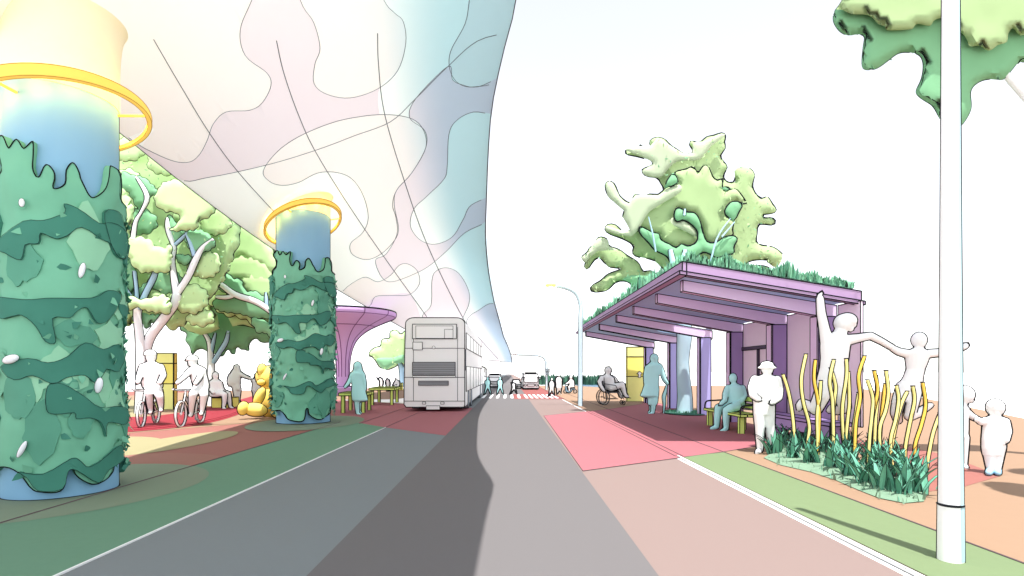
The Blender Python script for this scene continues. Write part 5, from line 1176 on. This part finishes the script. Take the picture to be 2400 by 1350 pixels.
# --- left side
person('person in a long pale shade-blue coat with long hair, standing at the table', 19.6, [
 ('E',838,858,8.5,10.5), ('F',838,858,8,(-.4,-.9)), ('L',[(838,853,9),(839,864,10),(839,872,12),(839,880,12)],.6,), ('L',[(838,868,10),(838,875,15),(839,890,14),(839,905,14.5),(841,922,17),(844,938,18.5)],.6),
 ('C',[(826,878,6),(821,890,5),(814,901,4,-.1),(809,907,3.4,-.15)]), ('H',810,906,(-4,3),6,-.15), ('C',[(850,878,6),(854,895,5),(855,912,4.2)]), ('H',855,912,(0,5),6),
 ('C',[(837,935,7),(837,952,5.4),(838,966,4.2)]), ('C',[(838,968,4),(842,970.5,3.4,-.05),(844,971,2.5,-.1)]), ('C',[(842,935,6.5,.2),(841,952,5,.2),(841,964,4,.2)]), ('C',[(841,965,4,.2),(846,968,3,.2)])], M_pb)
def bicycle(f, b, label, seedc):
    """f, b: where the front and rear tyres touch the ground"""
    f, b = Vector(f), Vector(b); ax = (f-b); wb = ax.length; ax.normalize(); sd = Vector((-ax.y,ax.x,0)); R = .36
    t = thing('bicycle', (f+b)/2, label, 'bicycle', 'white bicycles'); q = lambda a,z,s_=0: b+ax*(a*wb)+Vector((0,0,z))+sd*s_
    rk = .0008*f.y
    for c in (f,b):
        c3 = c+Vector((0,0,R)); mb = MB(); mb.tube(wheel_y(c3,R-.022,sd,0,0,32), .026, M_pw, 8, True); mb.contour(rk, minlen=.3, smooth=1); w_ = mb.build('wheel', t)
        mb = MB(); mb.ball(c3,.035,M_pw,8,6)
        for i in range(0,32,4): mb.tube([c3,wheel_y(c3,R-.03,sd,0,0,32)[i]], .004, M_gr, 4)
        mb.build('spokes', w_)
    mb = MB(); hd = q(.80,.86); bb = q(.42,.30); st = q(.27,.80); rh = b+Vector((0,0,R)); fh = f+Vector((0,0,R))
    for a, c in ((hd,bb),(hd+Vector((0,0,-.06)),q(.3,.66)),(st,bb),(bb,rh),(q(.29,.70),rh)): mb.tube([a,c], .024, M_pw, 8)
    mb.contour(rk, minlen=.2, smooth=1); mb.build('frame', t)
    mb = MB(); mb.tube([fh, q(.82,.78), q(.77,1.0)], .024, M_pw, 8); mb.contour(rk, minlen=.2, smooth=1); mb.build('fork', t)
    mb = MB(); mb.tube(curve([q(.70,1.02,.33),q(.74,1.0,.2),q(.77,1.0,0),q(.74,1.0,-.2),q(.70,1.02,-.33)],4), .017, M_pw, 8); mb.contour(rk, minlen=.2, smooth=1); h = mb.build('handlebar', t)
    for sg in (-1,1):
        mb = MB(); mb.tube([q(.70,1.02,.33*sg),q(.66,1.02,.40*sg)], .028, M_pw, 8); mb.contour(rk, minlen=.05); mb.build('grip', h)
    mb = MB(); mb.hexa([q(.17,.86,-.08),q(.38,.86,-.03),q(.38,.86,.03),q(.17,.86,.08),q(.17,.91,-.08),q(.38,.91,-.03),q(.38,.91,.03),q(.17,.91,.08)], M_pw); mb.tube([st,q(.27,.86)], .02, M_pw, 8); mb.crease(rk); mb.build('saddle', t)
    for sg in (-1,1):
        mb = MB(); mb.tube([bb+sd*sg*.06, bb+sd*sg*.08+Vector((0,0,-.15*sg))+ax*.03], .014, M_gr, 6); mb.build('crank', t)
        mb = MB(); mb.box(bb+sd*sg*.13+Vector((0,0,-.15*sg))+ax*.03, (.1,.1,.025), M_gr, math.atan2(ax.y,ax.x)); mb.build('pedal', t, smooth=False)
    return t, q
b1, q1 = bicycle(G(331,1002.5), G(366,992), 'white bicycle ridden by the left-hand cyclist in a rounded helmet', 0)
b2, q2 = bicycle(G(424,1001.5), G(470,991), 'white bicycle ridden by the right-hand cyclist in a peaked helmet', 1)
d = 15.6
person('cyclist in white with a rounded helmet riding the left-hand bicycle', d, [
 ('E',354,836,10.5,14), ('F',354,836,10,(-.1,-1)), ('C',[(354,846,7),(354,856,9)]), ('L',[(354,850,13),(354,857,24),(355,872,26),(355,888,23),(357,900,23),(358,908,22)],.62),
 ('C',[(335,860,8),(328,878,6.5,-.15),(323,895,5,-.45)]), ('H',323,894,(-1,4),8,-.45), ('C',[(376,861,8),(383,880,6.5,-.1),(374,897,5,-.4)]), ('H',375,896,(-4,3),8,-.4),
 ('C',[(366,905,11),(372,924,9,-.35),(374,930,8,-.35)]), ('C',[(374,928,8,-.35),(376,944,6.5,-.25),(377,956,5,-.2)]), ('C',[(377,958,4.6,-.2),(377,962,4,-.35)]),
 ('C',[(350,905,11),(349,922,9,-.35)]), ('C',[(349,922,8.5,-.35),(351,944,6.5,-.25),(353,962,5,-.15)]), ('C',[(353,964,4.5,-.15),(352,967,4,-.3)])], M_pw, group='cyclists on the red path',
 extra=[('helmet', [('L',[(352,822,8),(352,826,11.5),(352,832,13)],1.1)], M_pw)])
person('cyclist in white with a peaked helmet riding the right-hand bicycle', d, [
 ('E',452,848,9.5,13), ('F',452,848,9,(-.8,-.6)), ('C',[(455,857,7),(459,864,9)]), ('L',[(461,860,12),(463,866,19),(465,878,18),(468,890,18),(471,902,18),(472,910,17)],.75),
 ('C',[(447,868,7,-.1),(432,883,5.8,-.3),(416,897,4.8,-.5)]), ('H',417,896,(-3,3),8,-.5), ('C',[(474,870,7),(466,888,5.8,-.3),(458,899,4.6,-.45)]), ('H',459,898,(-4,3),8,-.45),
 ('C',[(476,906,11),(478,926,9,-.3)]), ('C',[(478,926,8.5,-.3),(475,948,6.5,-.2),(473,964,5,-.15)]), ('C',[(473,967,4.6,-.15),(471,970,4,-.3)]),
 ('C',[(464,906,10),(452,924,8.5,-.45)]), ('C',[(452,924,8.5,-.45),(449,950,6.5,-.25),(448,968,5,-.1)]), ('C',[(448,970,4.5,-.1),(446,974,4,-.25)])], M_pw, group='cyclists on the red path',
 extra=[('helmet', [('L',[(451,835,8),(451,839,11.5),(451,844,12.5)],1.1), ('L',[(443,844,8),(441,845.5,7)],.9)], M_pw)])
d = 22.8
person('person in white sitting on the yellow block seat by a tree', d, [
 ('E',505,880,6.5,8.5), ('F',505,880,6.2,(.8,-.6)), ('C',[(505,887,4.2),(505,892,5)]), ('L',[(505,889,7),(505,894,13),(504,908,13),(504,920,13),(505,928,13)],.65),
 ('C',[(494,897,5),(492,910,4.4,-.1),(500,920,3.6,-.25)]), ('H',500,920,(4,2),5,-.25), ('C',[(516,897,5),(520,910,4.4),(524,921,3.6,-.1)]), ('H',524,920,(4,2),5,-.1),
 ('C',[(506,924,7),(520,922,6.6,-.2),(527,925,6,-.25)]), ('C',[(527,925,6,-.25),(526,942,4.8,-.2),(524,956,3.6,-.2)]), ('C',[(524,957,3.4,-.2),(529,959,2.6,-.25)]), ('C',[(508,924,7,.2),(526,920,6.6,.1),(535,923,6,.1)]), ('C',[(535,923,6,.1),(538,940,4.8,.1),(540,953,3.6,.1)]), ('C',[(540,954,3.4,.1),(546,956,2.6,.05)])], M_pw)
person('adult in white leaning over to hold a small child by the hand', 25.3, [
 ('E',555,862,6.2,8.5), ('F',555,862,6,(.8,-.6)), ('C',[(554,870,4),(553,876,5.5)]), ('L',[(554,866,8.5),(552,876,12),(549,886,15),(548,896,15.5),(547,903,11)],.6), ('L',[(552,898,10),(554,908,9.5),(555,914,8.5)],.7),
 ('C',[(562,876,5),(574,882,4),(588,887,3.2)]), ('H',587,886.5,(5,2),4.5), ('C',[(541,880,5),(537,892,4),(538,903,3.2)]), ('H',538,902,(1,4),4.5),
 ('C',[(552,912,6),(554,930,4.6),(555,943,3.5)]), ('C',[(555,944,3.3),(561,947,2.6,-.05)]), ('C',[(559,912,6,.1),(558,930,4.6,.1),(558,942,3.5,.15)]), ('C',[(558,943,3.3,.15),(564,945.5,2.6,.12)])], M_pw)
person('small child in white holding the adult hand beside the bear sculpture', 26.2, [
 ('E',601,880,5.2,6.8), ('F',601,880,5,(-.6,-.8)), ('C',[(601,886,3.4),(601,890,4.5)]), ('L',[(601,888,6),(601,892,9),(600,905,8.5),(600,917,9.5)],.65), ('C',[(594,893,3.5),(590,889,3),(588,888,2.6)]), ('H',590,889,(-4,-1),4), ('C',[(608,893,3.5),(611,902,3),(611,910,2.6)]), ('H',611,909,(0,4),4),
 ('C',[(597,916,4.6),(597,930,3.4),(597,942,2.6)]), ('C',[(597,943,2.5),(594,945.5,2.2,-.08)]), ('C',[(604,916,4.6),(604,930,3.4),(604,942,2.6)]), ('C',[(604,943,2.5),(602,945.5,2.2,-.08)])], M_pw)
# --- distance
def walker(px, top, bot, d, m, label, stride=0, face=1, dress=False, arm=0, group='distant walkers at the crossing'):
    h = bot-top; u = h/7.5; hd = u*.52
    I = [('E',px,top+u*.55,hd*.82,u*.56), ('F',px,top+u*.55,hd*.8,(face,-.3)), ('C',[(px,top+u,u*.24),(px,top+u*1.35,u*.3)]), ('L',[(px,top+u*1.3,u*.55),(px,top+u*1.5,u*.9),(px,top+u*2.6,u*.75),(px,top+u*3.4,u*.72),(px,top+u*(4.9 if dress else 3.9),u*(1.05 if dress else .72))],.6)]
    hip = top+u*3.8; kn = top+u*5.5; an = bot-u*.28
    for sg in (-1,1):
        dx = sg*stride*u; I.append(('C',[(px+sg*u*.35,hip,u*.42),(px+sg*u*.3+dx*.5,kn,u*.32),(px+sg*u*.3+dx,an,u*.2)])); I.append(('C',[(px+sg*u*.3+dx,bot-u*.2,u*.19),(px+sg*u*.3+dx+face*u*.45,bot-u*.14,u*.14)]))
        if arm and sg == arm: I.append(('C',[(px+sg*u*.8,top+u*1.6,u*.26),(px+sg*u*1.6,top+u*1.3,u*.22),(px+sg*u*2.2,top+u*.6,u*.18)])); I.append(('H',px+sg*u*2.2,top+u*.6,(sg,-1),u*.8))
        else: I.append(('C',[(px+sg*u*.85,top+u*1.6,u*.28),(px+sg*u*1.15-dx*.2,top+u*2.8,u*.23),(px+sg*u*1.0-dx*.5,top+u*3.8,u*.18)])); I.append(('H',px+sg*u*1.0-dx*.5,top+u*3.8,(0,1),u*.8))
    return person(label, d, I, m, voxel=d*.0008, group=group)
walker(1143,884,927,35.5,M_pb,'left-hand pale shade-blue walker on the shaded crossing next to the big bus',1.1,-1)
walker(1172,884,927,35.5,M_pb,'right-hand pale shade-blue walker striding on the shaded crossing',1.1,1)
walker(1204,893,926,36.1,M_pw,'white figure running over the crossing in front of the small car',1.6,-1)
walker(1293,886,930,33.6,M_pw,'white figure stepping off the kerb at the right end of the crossing',.7,-1)
walker(1310,876,926,36.1,M_pw,'white figure in a dress walking on the orange pavement behind the crossing',.3,1,True)
walker(893,882,916,44.3,M_pw,'far white figure waving one arm left of the double-decker bus',.3,1,False,-1,'distant people left of the bus')
walker(909,884,918,42.5,M_pw,'far white figure standing upright between the waving one and the seat',.2,1,False,0,'distant people left of the bus')
d = 45.0
person('far white figure sitting on the small yellow seat', d, [('E',929,888,2.6,3.3), ('F',929,888,2.5,(-.8,-.5)), ('C',[(929,891,1.8),(930,893,2)]), ('L',[(930,892,3),(930,894,5.2),(930,900,5),(931,906,5)],.65), ('C',[(925,895,1.9),(923,900,1.6,-.1),(922,904,1.3,-.2)]), ('H',922,904,(-2,1),3,-.2), ('C',[(935,895,1.9),(936,900,1.6),(932,904,1.3,-.2)]), ('H',932,904,(-2,1),3,-.2),
 ('C',[(930,904,2.8),(922,904,2.4,-.2)]), ('C',[(922,904,2.3,-.2),(920,912,1.6,-.2)]), ('C',[(920,914,1.5,-.2),(917,914.5,1.2,-.25)]), ('C',[(931,904,2.8,-.2),(925,905,2.4,-.4)]), ('C',[(925,905,2.3,-.4),(924,913,1.6,-.4)]), ('C',[(924,915,1.5,-.4),(921,915.5,1.2,-.45)])], M_pw, voxel=d*.0008, group='distant people left of the bus')
d = 38.6
person('white figure riding a small scooter by the reed bed', d, [('E',1338,884,3.6,4.6), ('F',1338,884,3.4,(-1,-.2)), ('C',[(1338,888,2.4),(1339,891,3)]), ('L',[(1339,890,4),(1339,893,6.5),(1340,900,6.5),(1341,907,6)],.65), ('C',[(1334,894,2.4),(1329,899,2,-.1),(1325,898,1.6,-.1)]), ('H',1326,898,(-2,0),3.4,-.1), ('C',[(1344,894,2.4,.2),(1338,900,2,.2),(1326,898,1.6,.3)]), ('H',1327,898,(-2,0),3.4,.3),
 ('C',[(1341,906,3.6),(1333,907,3)]), ('C',[(1333,907,2.9),(1335,916,2.2)]), ('C',[(1335,917,2),(1331,918,1.6)]), ('C',[(1341,906,3.6,.25),(1332,908,3,.25)]), ('C',[(1332,908,2.9,.25),(1333,916,2.2,.25)]), ('C',[(1333,917,2,.25),(1329,918,1.6,.25)])], M_pw, voxel=d*.0008)
M_sc = mat('scooter_blue', (150,186,210), 1.0); t = thing('scooter', P(1336,922,d), 'small blue scooter with dark wheels by the reed bed', 'scooter')
for px in (1325,1348):
    mb = MB(); c = P(px,917,d); c.z = .15; mb.tube(wheel_y(c,.12,(0,1,0),0,0,18), .035, M_blk, 6, True); mb.ball(c,.05,M_gr,8,6); mb.build('wheel', t)
mb = MB(); mb.tube(curve([P(1347,912,d),P(1341,910,d),P(1336,918,d),P(1329,917,d),P(1326,906,d)],4), .06, M_sc, 8); mb.contour(.03, minlen=.1); mb.build('body', t)
mb = MB(); mb.tube([P(1325,917,d),P(1325,898,d)], .03, M_sc, 6); mb.tube([P(1325,898,d-.2),P(1325,898,d+.35)], .025, M_blk, 6); mb.build('handlebar', t)
mb = MB(); mb.box(P(1342,909,d),(.32,.2,.07), M_blk); mb.build('saddle', t, smooth=False)
